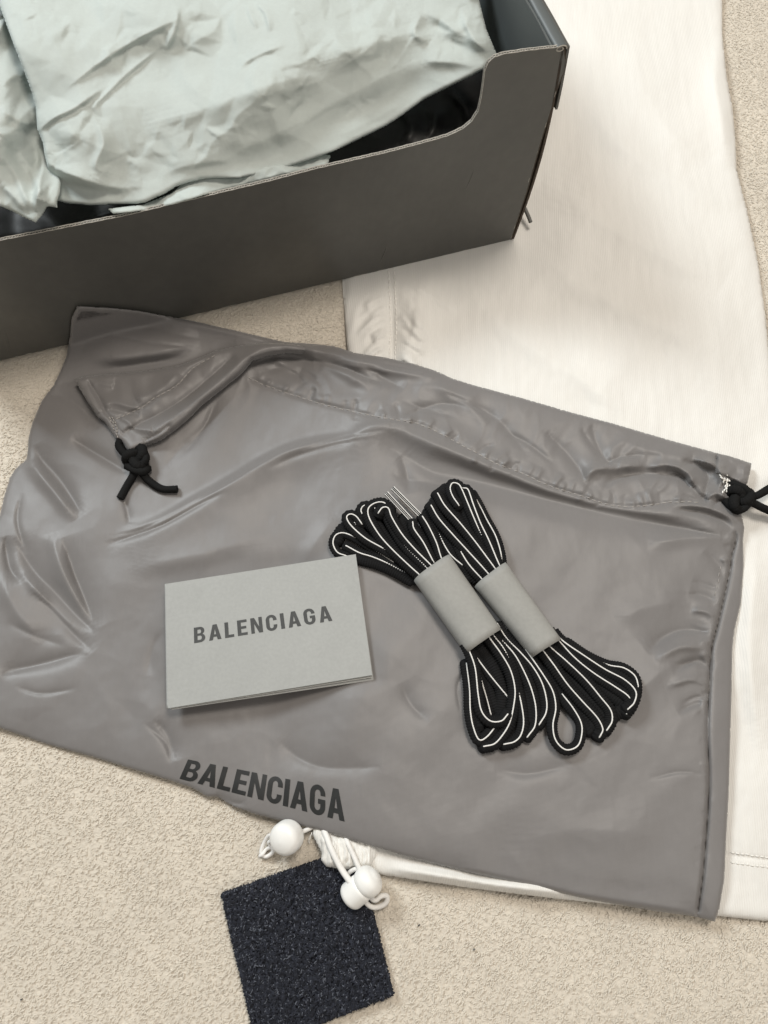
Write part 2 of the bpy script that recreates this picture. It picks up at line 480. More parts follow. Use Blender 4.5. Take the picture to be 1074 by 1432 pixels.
# ------------------------------------------------------------------ white garment under everything
rg = Relief()
for p, A, a, b in [
    ([(760, 250), (830, 300), (920, 350), (1010, 400)], .0024, 24, 60),
    ([(720, 330), (800, 390), (900, 440), (1020, 500)], .0024, 28, 70),
    ([(800, 120), (870, 200), (960, 260), (1030, 300)], .0018, 22, 50),
    ([(640, 380), (700, 450), (800, 520), (900, 590)], .0018, 22, 50),
    ([(880, 60), (920, 160), (985, 230)], .0018, 28, 50),
    ([(1008, 40), (1000, 110), (1010, 170), (1016, 240)], .0018, 12, 22),
    ([(600, 372), (585, 420), (590, 500)], .0014, 9, 14),
    ([(497, 400), (520, 440), (505, 490)], .0009, 7, 10),
    ([(520, 395), (500, 430), (492, 470)], .0009, 6, 9),
    ([(1060, 760), (1050, 900), (1062, 1050)], .0018, 16, 30),
    ([(556, 405), (580, 440), (572, 490)], .0009, 5, 8),
    ([(560, 395), (600, 410), (640, 440)], .0009, 6, 10),
    ([(560, 430), (590, 452), (612, 490)], .0007, 5, 8),
    ([(538, 1212), (600, 1222), (700, 1238), (820, 1252)], .0022, 7, 12),
    ([(458, 1170), (470, 1190), (462, 1208)], .0016, 4, 6),
    ([(475, 1165), (484, 1190), (480, 1212)], .0016, 4, 6),
    ([(505, 1178), (512, 1200), (504, 1216)], .0018, 5, 7),
]: rg.add(p, A, a, b)
rng2 = np.random.default_rng(11)
for i in range(26):                                     # fine pulls on both sides of the double hem
    y = 385 + i * 4.6 + rng2.uniform(-2, 2); s = 1 if i % 2 else -1
    x = 548 + s * 8; l = rng2.uniform(18, 42)
    rg.add([(x, y), (x + s * l * .5, y + l * .25), (x + s * l, y + l * rng2.uniform(.5, 1.0))], .0011 * rng2.uniform(.6, 1.4), 3.4, 4.5)

def Zg(u, v):
    P = W(u, v, 0.0)
    k = sstep(.0, .05, box_dist(P))
    seam = -.0022 * np.exp(-((u - 548 - (v - 440) * .02) / 5.0) ** 2) * sstep(360, 380, v) * (v < 620)
    hem = -.0009 * np.exp(-((v - 1197 - (u - 1025) * .11) / 3.5) ** 2) * (u > 900)
    f = 2.5 * rg(u, v) + .0022 * vn(u / 120, v / 150, 3) + .0008 * vn(u / 45, v / 70, 4) + .00018 * vn(u / 12, v / 18, 8)
    return .0017 + k * (.0052 + seam + hem + np.maximum(f, -.0025))
root = empty('white_garment', W(800, 560, 0), 'white lightweight garment with drawcords spread flat under the box and the grey bag', 'garment')
V, F = sheet_geo(G_OUT, Zg, 2.6, edge=16, drop=.0035, thick=.0022, sdf=sdG, back=False)
V[:, 2] = np.maximum(V[:, 2], .0001)
mesh('fabric_body', V, F, root, m_white)

def stitches(path, zfn, L=6.5, gap=2.6, w=.8, h=.0004, lift=.0002, jitter=.3, seed=1):
    r = np.random.default_rng(seed)
    P = resample(spline(path, 2), 1.0)
    out = []; i = 0
    while i + L < len(P):
        a, b = P[i], P[min(len(P) - 1, int(i + L))]
        t = (b - a) / (np.linalg.norm(b - a) + 1e-9); n = np.array([-t[1], t[0]])
        off = n * r.normal(0, jitter)
        q = np.stack([a + off + (b - a) * f for f in (0, .25, .5, .75, 1)])
        z = zfn(q[:, 0], q[:, 1]) + lift + h * np.array([-.9, .2, .5, .2, -.9])
        C = W(q[:, 0], q[:, 1], z)
        out.append(tube_geo(C, w * .0004, 6))
        i += int(L + gap)
    return out
g = []
for off, sd_ in ((-4, 1), (4, 2)):
    g += stitches([(547 + off, 372), (549 + off, 420), (550 + off, 459), (548 + off, 505)], Zg, 5, 2.2, .7, seed=sd_)
g += stitches([(1022, 1192), (1050, 1196), (1085, 1201)], Zg, 5, 2.2, .7)
g += stitches([(1022, 1206), (1050, 1210), (1085, 1214)], Zg, 5, 2.2, .7)
V, F = join(g); setp(mesh('hem_stitching', V, F, root, m_wstitch), kind='stuff')

def lathe(profile, n=36):
    """(r, z) pairs -> closed surface about z"""
    pr = np.array(profile, float); k = len(pr)
    ph = np.arange(n) * 2 * math.pi / n
    V = np.stack([pr[:, None, 0] * np.cos(ph), pr[:, None, 0] * np.sin(ph), np.repeat(pr[:, 1][:, None], n, 1)], -1).reshape(-1, 3)
    i = np.arange(k - 1)[:, None] * n; j = np.arange(n)[None]; j2 = (j + 1) % n
    return V, np.stack([i + j, i + j2, i + n + j2, i + n + j], -1).reshape(-1, 4)

def orient(V, c, axis):
    q = Vector(axis).to_track_quat('Z', 'Y').to_matrix()
    return np.asarray(V) @ np.array(q).T + np.array(c)

def barrel(r, h, e):
    """rounded short cylinder profile, domed both ends"""
    p = []
    for a in np.linspace(-math.pi / 2, 0, 9): p.append((max(1e-5, r - e + e * math.cos(a)) if a > -1.57 else 1e-5, -h / 2 + e + e * math.sin(a)))
    p[0] = (1e-5, -h / 2 - .0006)
    p.insert(1, (r * .4, -h / 2 - .0004))
    q = [(a, -b) for a, b in p[::-1]]
    return p + q

# left cord lock, shown end-on
mm = .00040
cz = .0100
c = W(401, 1171, cz)
V, F = lathe(barrel(.0081, .0130, .0048), 48)
mesh('toggle', orient(V, c, (-.35, -.35, .87)), F, root, m_toggle)['label'] = 'round white cord lock poking out left of the sleeve end'
# right cord lock: drum with a domed push cap
a0, a1 = W(497, 1248, .0085), W(519, 1229, .0125)
ax = a1 - a0; ax /= np.linalg.norm(ax)
V, F = lathe(barrel(.0068, .0120, .0032), 44)
o = mesh('toggle', orient(V, a0 + ax * .0005, ax), F, root, m_toggle); o['label'] = 'white cord lock with domed cap at the end of two cords'
V, F = lathe(barrel(.0074, .0110, .0050), 44)
mesh('toggle_cap', orient(V, a0 + ax * .0085, ax), F, o, m_toggle)

def cord(name, pts, r, parent, m, n=10, flat=1, mod=None, step=.0006):
    """pts: (u, v, z)"""
    P = spline(pts, 2.0)
    C = resample(W(P[:, 0], P[:, 1], P[:, 2]), step)
    V, F = tube_geo(C, r, n, flat, mod=mod)
    return mesh(name, V, F, parent, m)
cord('drawcord', [(452, 1148, .0015), (440, 1155, .0030), (430, 1160, .0055), (418, 1165, .0080), (406, 1170, .0095)], .0011, root, m_wcord)
cord('cord_loop', [(384, 1172, .009), (377, 1168, .006), (370, 1177, .003), (365, 1192, .0016), (372, 1198, .0016), (382, 1190, .003), (376, 1178, .005), (386, 1176, .008)], .0010, root, m_wcord)
cord('cord_loop', [(380, 1184, .004), (372, 1188, .0022), (367, 1195, .0026), (363, 1197, .0016)], .0009, root, m_wcord)
cord('drawcord', [(444, 1138, .0020), (449, 1152, .0035), (456, 1168, .0090), (465, 1191, .0110), (478, 1216, .011), (492, 1236, .012), (500, 1246, .012)], .00155, root, m_wcord)
cord('drawcord', [(474, 1148, .0020), (479, 1162, .0045), (486, 1178, .0100), (494, 1195, .0105), (501, 1211, .0105), (508, 1226, .010)], .0013, root, m_wcord)
cord('drawcord', [(484, 1226, .0045), (490, 1219, .0065), (499, 1215, .009), (508, 1218, .010)], .0011, root, m_wcord)
cord('cord_loop', [(500, 1248, .007), (509, 1259, .0062), (519, 1268, .004), (530, 1268, .0035), (540, 1262, .004), (541, 1253, .005), (533, 1253, .006), (524, 1259, .006), (514, 1250, .007)], .00125, root, m_wcord)
# raw gathered end of the sleeve
cuff = [(437, 1150), (438, 1170), (447, 1180), (450, 1193), (449, 1203), (456, 1212), (466, 1214), (478, 1218), (492, 1214), (505, 1219), (520, 1212), (530, 1190), (520, 1150), (480, 1140)]
rc = Relief()
for k in range(9):
    x = 446 + k * 9
    rc.add([(x, 1150), (x + 6, 1175), (x + 4 + (k % 3) * 3, 1214)], .0016 * (1 + .4 * math.sin(k * 2.1)), 3.2, 4.5, taper=.1)
V, F = sheet_geo(cuff, lambda u, v: .0080 - .0058 * sstep(1178, 1156, v) + rc(u, v) + .0006 * vn(u / 9, v / 12, 31), 1.8, edge=9, drop=.0048, thick=.003)
mesh('gathered_cuff', V, F, root, m_white)
for k in range(5):
    cord('loose_thread', [(436, 1164 + k, .006), (434 - k, 1172, .004), (430 + k * 1.5, 1178 + k, .002)], .00016, root, m_wstitch, n=5) if k < 3 else None

# ------------------------------------------------------------------ shoe box
box = empty('shoe_box', BO, 'open charcoal cardboard box with a scooped front wall, filled with tissue paper', 'box')
def bp(s, t, z): return BO + E1 * s + E2 * t + EZ * z
def slab(name, poly, origin, ax, ay, az, th, m, parent, bev=.0):
    """polygon in (ax, ay) given depth th along az"""
    bm = bmesh.new()
    f = bm.faces.new([bm.verts.new(origin + ax * a + ay * b) for a, b in poly])
    r = bmesh.ops.extrude_face_region(bm, geom=[f])
    bmesh.ops.translate(bm, verts=[x for x in r['geom'] if isinstance(x, bmesh.types.BMVert)], vec=Vector(az * th))
    bmesh.ops.recalc_face_normals(bm, faces=bm.faces)
    bmesh.ops.triangulate(bm, faces=bm.faces)
    me = bpy.data.meshes.new(name); bm.to_mesh(me); bm.free()
    me.transform(Matrix.Translation(-wloc(parent)))
    me.materials.append(m)
    o = bpy.data.objects.new(name, me); COL.objects.link(o); o.parent = parent
    return o
# profile of the front wall from the traced cut edge
nF = E2.copy()
def fp(u, v):
    p = on_plane(u, v, BO, nF) - BO
    return (float(p @ E1), float(p[2]))
cut_px = [(786, 66), (740, 71), (706, 76), (692, 80), (683, 88), (678, 100), (676, 118), (673, 138), (669, 156), (660, 170), (647, 181), (625, 191), (593, 200),
          (540, 214), (440, 237), (372, 255), (300, 272), (171, 303), (80, 321), (0, 337)]
cut = [fp(u, v) for u, v in cut_px]
#, [(round(a, 3), round(b, 3)) for a, b in cut])
edge_px = [(788, 68), (791, 88), (787, 103), (778, 126), (768, 161), (758, 191), (737, 266), (714, 336)]
edge = [fp(u, v) for u, v in edge_px]
#, [(round(a, 3), round(b, 3)) for a, b in edge])
zl = cut[-1][1]
left = [(-BL, zl), (-BL, 0)]
front_poly = [(edge[-1][0] - .0, 0)] + [(a, b) for a, b in edge[::-1][1:]] + [(a, b) for a, b in cut] + left
slab('front_wall', front_poly, BO, E1, EZ, E2, BT, m_box, box)
# corrugated cut edge: two liners and the wavy flute between them
def cutedge():
    P = resample(np.array(cut), .0004)
    P[:, 1] = P[:, 1] + .00018
    parts = []
    s = np.arange(len(P)) * .0004
    wob = .00012 * np.sin(s * 900) * np.sin(s * 310)
    for t, r in ((.00012, .00022), (BT - .00012, .00030)):
        C = BO + P[:, :1] * E1 + (P[:, 1:] + wob[:, None]) * EZ + E2 * t
        parts.append(tube_geo(C, r, 6))
    t = BT / 2 + (BT * .36) * np.sin(s * 2 * math.pi / .0030)
    C = BO + P[:, :1] * E1 + P[:, 1:] * EZ + t[:, None] * E2
    parts.append(tube_geo(C, .00018, 5))
    return join(parts)
V, F = cutedge(); mesh('corrugated_edge', V, F, box, m_boxcut)
# raw board showing along the upright corner
def upright():
    parts = []
    P = np.array(edge); P = resample(P, .002)
    for t, dx, r in ((.0006, .0004, .0007), (BT + .0004, .0008, .0007)):
        C = BO + (P[:, :1] + dx) * E1 + P[:, 1:] * EZ + E2 * t
        parts.append(tube_geo(C, r, 6))
    return join(parts)
V, F = upright(); mesh('raw_edge', V, F, box, m_boxraw)
# right side: outer panel that bows out a little, inner turned-down panel, rolled top
def side_panel(name, off, z0, z1, th, m, bow=0.0, t0=.0, t1=BD, wav=0.0):
    nt, nz = 60, 40
    T, Z = np.meshgrid(np.linspace(t0, t1, nt), np.linspace(z0, z1, nz))
    q = Z / BH
    b = bow * np.sin(np.clip(q, 0, 1) * math.pi) * np.exp(-T / .08) + wav * vn(T * 40, Z * 30, 9)
    P = BO + (off + b)[..., None] * E1 + T[..., None] * E2 + Z[..., None] * EZ
    Q = P + E1 * th
    V = np.vstack([P.reshape(-1, 3), Q.reshape(-1, 3)])
    idx = np.arange(nt * nz).reshape(nz, nt); n = nt * nz
    A = np.stack([idx[:-1, :-1], idx[1:, :-1], idx[1:, 1:], idx[:-1, 1:]], -1).reshape(-1, 4)
    B = A[:, ::-1] + n
    rim = []
    for L_ in (idx[0], idx[-1][::-1], idx[:, -1], idx[:, 0][::-1]):
        rim.append(np.stack([L_[:-1], L_[1:], L_[1:] + n, L_[:-1] + n], -1))
    o = mesh(name, V, np.vstack([A, B] + rim), box, m, smooth=False)
    return o
side_panel('side_wall', .0006, 0, BH - .001, .0015, m_boxraw, bow=.0046)
side_panel('side_flap', .0040, BH - .040, BH - .001, .0014, m_box, bow=.0040, wav=.0002)
side_panel('side_lining', -.0040, .001, BH - .0015, .0012, m_boxin, t0=.002, wav=.0004)
# rolled lip
ts = np.linspace(.0002, BD, 140)
C = BO + E1 * .0008 + ts[:, None] * E2 + (BH - .0016 + .0003 * vn(ts * 60, ts * 0, 3))[:, None] * EZ
V, F = tube_geo(C, .0036, 20, .6, zup=True, cap=False); mesh('rolled_lip', V, F, box, m_boxin)
ph = np.linspace(-.3, 2 * math.pi * 1.15, 50)
rr = .0034 - ph * .00032
C = BO + E2 * .0002 + (E1 * .0004)[None] + (np.cos(ph) * rr)[:, None] * E1 + (np.sin(ph) * rr * .58 + BH - .0016)[:, None] * EZ
V, F = tube_geo(C, .00042, 6); mesh('curled_board_end', V, F, box, m_boxcut)
# crushed corner tuck
# the far sides and the bottom close the box
slab('back_wall', [(-BL, 0), (.002, 0), (.002, BH), (-BL, BH)], BO + E2 * BD, E1, EZ, E2, BT, m_boxin, box)
slab('left_wall', [(BT, 0), (BD, 0), (BD, BH), (BT + .02, BH), (BT, zl)], BO - E1 * BL, E2, EZ, E1, -BT, m_boxin, box)
slab('bottom', [(-BL, BT), (.0, BT), (.0, BD), (-BL, BD)], BO + EZ * .0002, E1, E2, EZ, BT, m_boxin, box)
slab('front_lining', [(-BL, 0.002), (-.004, 0.002), (-.004, zl * .9), (-BL, zl * .9)], BO + E2 * (BT + .0001), E1, EZ, E2, .0006, m_boxin, box)
# scuffs pressed into the front face: shallow folds of the board
for k, (u0_, v0_, u1_, v1_) in enumerate([(663, 232, 652, 268), (541, 340, 531, 372), (2, 452, 18, 500)]):
    a, b = fp(u0_, v0_), fp(u1_, v1_)
    q = np.linspace(0, 1, 12)[:, None]
    P2 = np.array(a) * (1 - q) + np.array(b) * q + .0008 * np.sin(q * 5)
    C = BO + P2[:, :1] * E1 + P2[:, 1:] * EZ - E2 * -.00015
    V, F = tube_geo(C, .0004 * np.sin(np.linspace(.1, math.pi - .1, 12)), 6); mesh('crease', V, F, box, m_box)
def worn(a, b, r, k):
    q = np.linspace(0, 1, 60)[:, None]
    P2 = np.array(a) * (1 - q) + np.array(b) * q
    C = BO + P2[:, :1] * E1 + P2[:, 1:] * EZ + E2 * .0001
    rr = r * np.clip(.25 + vn(q[:, 0] * 23 + k * 9, q[:, 0] * 0 + k, 17 + k), .05, 1)
    V, F = tube_geo(C, rr, 6); mesh('worn_edge', V, F, box, m_boxcut)
worn((-.30, .0002), (-.0005, .0002), .00035, 1)
worn(edge[-1], edge[3], .00030, 2)
worn((-BL, .0002), (-.27, .0002), .00040, 3)
# small grey end beside the bottom corner
Zc = lambda u, v: float(Zg(np.array([u]), np.array([v]))[0])
P = [(732, 288, .012), (736, 296, .011), (740, 305, .010), (742, 311, .009)]
o = cord('cord_end', P, .0013, None, m_grey)
setp(o, 'short dark grey cord end poking out beside the bottom corner of the box', 'cord')

# ------------------------------------------------------------------ tissue paper and what lies under it
def box_st(P):
    q = P - BO
    return q @ E1, q @ E2
def crumple(u, v, sc, seed):
    """sharp-edged facets: folded ridges of warped noise"""
    wu = u + 14 * vn(u / 60, v / 60, seed + 5); wv = v + 14 * vn(u / 60, v / 60, seed + 6)
    r = 0
    for k, (s, a) in enumerate(((1.0, 1.0), (.47, .30), (.22, .07))):
        r = r + a * (0.32 - np.abs(vn(wu / (sc * s), wv / (sc * s), seed + k)))
    return r
from mathutils.geometry import delaunay_2d_cdt
class Facets:
    """crumpled-paper relief: flat facets meeting in sharp creases (piecewise linear over a random triangulation)"""
    def __init__(s, lo, hi, size, seed, step=1.5):
        r = np.random.default_rng(seed)
        gx, gy = np.meshgrid(np.arange(lo[0] - size, hi[0] + 2 * size, size), np.arange(lo[1] - size, hi[1] + 2 * size, size))
        p = np.stack([gx.ravel(), gy.ravel()], -1) + r.uniform(-.48, .48, (gx.size, 2)) * size
        h = r.normal(0, .5, len(p))
        vs, _, fs, orig, _, _ = delaunay_2d_cdt([Vector(q) for q in p.tolist()], [], [], 0, 1e-6)
        P = np.array([[q[0], q[1]] for q in vs]); H = np.array([h[o[0]] if o else 0 for o in orig])
        s.lo = np.array(lo, float); s.st = step
        nx, ny = int((hi[0] - lo[0]) / step) + 2, int((hi[1] - lo[1]) / step) + 2
        s.T = np.zeros((ny, nx))
        for f in fs:
            a, b, c = P[f[0]], P[f[1]], P[f[2]]
            i0, j0 = np.maximum(np.floor((np.minimum(np.minimum(a, b), c) - s.lo) / step).astype(int), 0)
            i1, j1 = np.minimum(np.ceil((np.maximum(np.maximum(a, b), c) - s.lo) / step).astype(int) + 1, (nx, ny))
            if i1 <= i0 or j1 <= j0: continue
            X, Y = np.meshgrid(s.lo[0] + np.arange(i0, i1) * step, s.lo[1] + np.arange(j0, j1) * step)
            d = (b[1] - c[1]) * (a[0] - c[0]) + (c[0] - b[0]) * (a[1] - c[1])
            if abs(d) < 1e-9: continue
            w0 = ((b[1] - c[1]) * (X - c[0]) + (c[0] - b[0]) * (Y - c[1])) / d
            w1 = ((c[1] - a[1]) * (X - c[0]) + (a[0] - c[0]) * (Y - c[1])) / d
            w2 = 1 - w0 - w1
            m = (w0 > -1e-6) & (w1 > -1e-6) & (w2 > -1e-6)
            s.T[j0:j1, i0:i1][m] = (w0 * H[f[0]] + w1 * H[f[1]] + w2 * H[f[2]])[m]
    def __call__(s, u, v):
        u = u + 5 * vn(u / 40, v / 40, 71); v = v + 5 * vn(u / 40, v / 40, 72)
        x = np.clip((u - s.lo[0]) / s.st, 0, s.T.shape[1] - 1.001); y = np.clip((v - s.lo[1]) / s.st, 0, s.T.shape[0] - 1.001)
        i = x.astype(int); j = y.astype(int); fx = x - i; fy = y - j; T = s.T
        return (T[j, i] * (1 - fx) + T[j, i + 1] * fx) * (1 - fy) + (T[j + 1, i] * (1 - fx) + T[j + 1, i + 1] * fx) * fy
fa = Facets((-80, -80), (740, 340), 74, 3); fb = Facets((-80, -80), (740, 340), 27, 4); fc = Facets((-80, -80), (740, 340), 12, 5)
def paper(u, v, loc=1.0):
    m = sstep(-.15, .45, vn(u / 120, v / 100, 75)); m2 = sstep(-.05, .4, vn(u / 80, v / 80, 76))
    return .0034 * fa(u, v) + .0015 * (.35 + m * loc) * fb(u, v) + .00062 * (.2 + m2 * loc) * fc(u, v)
rt = Relief()
for p, A, a, b in [
    ([(45, 190), (75, 165), (105, 150), (150, 118)], .0022, 4, 12),
    ([(90, 125), (150, 80), (200, 50), (260, 20)], .0020, 4, 12),
    ([(120, 160), (170, 110), (230, 60)], .0014, 3, 7),
    ([(230, 75), (245, 40), (250, 5)], .0013, 3, 7),
    ([(75, 235), (110, 250), (165, 262), (200, 258)], .0050, 8, 22),
    ([(135, 165), (145, 200), (135, 232), (160, 245)], .0022, 6, 12),
    ([(62, 200), (66, 225), (90, 240), (150, 262)], .0040, 7, 20),
    ([(275, 247), (330, 215), (420, 170), (540, 105), (640, 60)], .0045, 26, 50),
    ([(200, 175), (290, 150), (370, 120), (450, 105)], .0038, 20, 40),
    ([(330, 95), (350, 82), (372, 72), (400, 62)], .0013, 3.5, 7),
    ([(355, 0), (372, 20), (378, 45)], .0016, 3, 7),
    ([(345, 5), (352, 25), (360, 40)], .0012, 3, 6),
    ([(560, 30), (600, 20), (650, 50), (690, 78)], .0030, 12, 26),
    ([(590, 20), (580, 45), (600, 60)], .0022, 6, 10),
    ([(645, 10), (655, 40), (668, 60), (690, 76)], .0026, 6, 14),
    ([(440, 90), (520, 60), (600, 40)], .0026, 16, 30),
    ([(220, 250), (250, 235), (300, 225), (330, 228)], .0018, 7, 12),
    ([(590, 85), (640, 88), (676, 96)], .0020, 7, 12),
    ([(460, 195), (520, 168), (580, 132)], .0020, 10, 18),
]: rt.add(p, A, a, b)
T_OUT = [(-20, -60), (665, -60), (670, 0), (680, 40), (695, 76), (686, 86), (676, 97), (660, 106), (641, 115), (593, 139), (560, 163), (540, 176), (503, 194), (470, 210),
         (452, 217), (402, 234), (360, 244), (332, 249), (300, 249), (281, 251), (262, 256), (246, 261), (230, 271), (216, 277), (203, 283), (191, 285), (126, 287), (92, 284), (78, 280),
         (80, 262), (68, 240), (62, 215), (60, 200), (52, 181), (50, 151), (45, 131), (33, 98), (20, 65), (8, 32), (0, 10)]
sdT = SDF(T_OUT)
FRONT = resample(np.array([(700, 80), (676, 97), (641, 115), (593, 139), (540, 176), (503, 194), (402, 234), (300, 249), (246, 261), (203, 283), (126, 287), (70, 285)], float), 4.0)
def Zt(u, v):
    d = 1.3 * near(u, v, FRONT)[0]                     # rise away from the front edge
    base = .098 + .017 * sstep(-60, 190, d) + .016 * sstep(40, 330, d)
    base = base + .012 * sstep(560, 690, u)
    k = sstep(-4, 60, d)
    return base + (.35 + .65 * k) * (rt(u, v) * 1.0 + .0055 * vn(u / 150, v / 130, 21) + paper(u, v))
tissue = empty('tissue_paper', W(350, 120, .10), 'pale crumpled tissue sheet covering most of the open box', 'tissue paper')
V, F = sheet_geo(T_OUT, Zt, 1.9, edge=7, drop=.0022, thick=.0002, sdf=sdT)
mesh('sheet', V, F, tissue, m_tissue)
# folded-back strip of the same paper that peeps out along the front
T2 = [(158, 299), (150, 292), (200, 286), (240, 270), (262, 250), (330, 240), (400, 228), (440, 214), (463, 217), (458, 230), (430, 237), (390, 246), (352, 256), (300, 268), (241, 286), (200, 294)]
V, F = sheet_geo(T2, lambda u, v: .0985 + .0022 * crumple(u, v, 40, 60) + .003 * vn(u / 60, v / 40, 61) - .004 * sstep(380, 470, u), 2.0, edge=4, drop=.0008, thick=.0002)
mesh('under_fold', V, F, tissue, m_tissue)
# the second sheet at the left
rl = Relief()
for p, A, a, b in [
    ([(0, 150), (30, 170), (52, 172)], .0030, 6, 14), ([(0, 120), (25, 105), (45, 125)], .0026, 8, 18),
    ([(50, 190), (60, 225), (55, 260), (50, 306)], .0050, 6, 12), ([(20, 200), (45, 240), (60, 275), (78, 290)], .0034, 6, 12),
    ([(0, 215), (20, 240), (34, 270), (48, 305)], .0030, 6, 14), ([(60, 262), (52, 275), (66, 284)], .0030, 4, 7), ([(0, 255), (20, 275), (40, 300)], .0026, 5, 9),
]: rl.add(p, A, a, b)
T3 = [(-60, -60), (10, -60), (20, 20), (60, 80), (85, 150), (88, 220), (84, 268), (80, 282), (80, 290), (66, 288), (60, 300), (50, 311), (38, 306), (20, 297), (0, 288), (-60, 280)]
V, F = sheet_geo(T3, lambda u, v: .110 + .016 * sstep(300, 180, v) + rl(u, v) + 1.5 * paper(u + 300, v, 1.6) - .022 * sstep(-10, 60, u) * sstep(290, 200, v), 2.2, edge=6, drop=.0020, thick=.0002)
ts2 = empty('tissue_paper', W(20, 200, .10), 'bluish tissue sheet crumpled at the left edge of the box, tucked under the larger sheet', 'tissue paper')
mesh('sheet', V, F, ts2, m_tissue)
# black thing under the tissue
blk = [(-60, 250), (40, 240), (200, 200), (400, 150), (560, 80), (690, 40), (715, 90), (705, 140), (690, 185), (655, 205), (600, 222), (500, 245), (400, 265), (250, 300), (80, 340), (-60, 365)]
rk = Relief()
for p, A, a, b in [([(600, 150), (607, 170), (600, 195)], .006, 4, 12), ([(560, 150), (575, 180), (560, 205)], .005, 5, 10), ([(620, 120), (650, 150), (655, 180)], .006, 6, 14), ([(60, 330), (150, 300), (220, 290)], .006, 8, 16)]: rk.add(p, A, a, b)
V, F = sheet_geo(blk, lambda u, v: .078 + rk(u, v) + .004 * vn(u / 50, v / 40, 90), 4, edge=25, drop=.018, thick=.0005)
setp(mesh('black_wrapping', V, F, None, m_black), 'black crumpled wrapping showing in the gap between tissue and box front', 'wrapping')

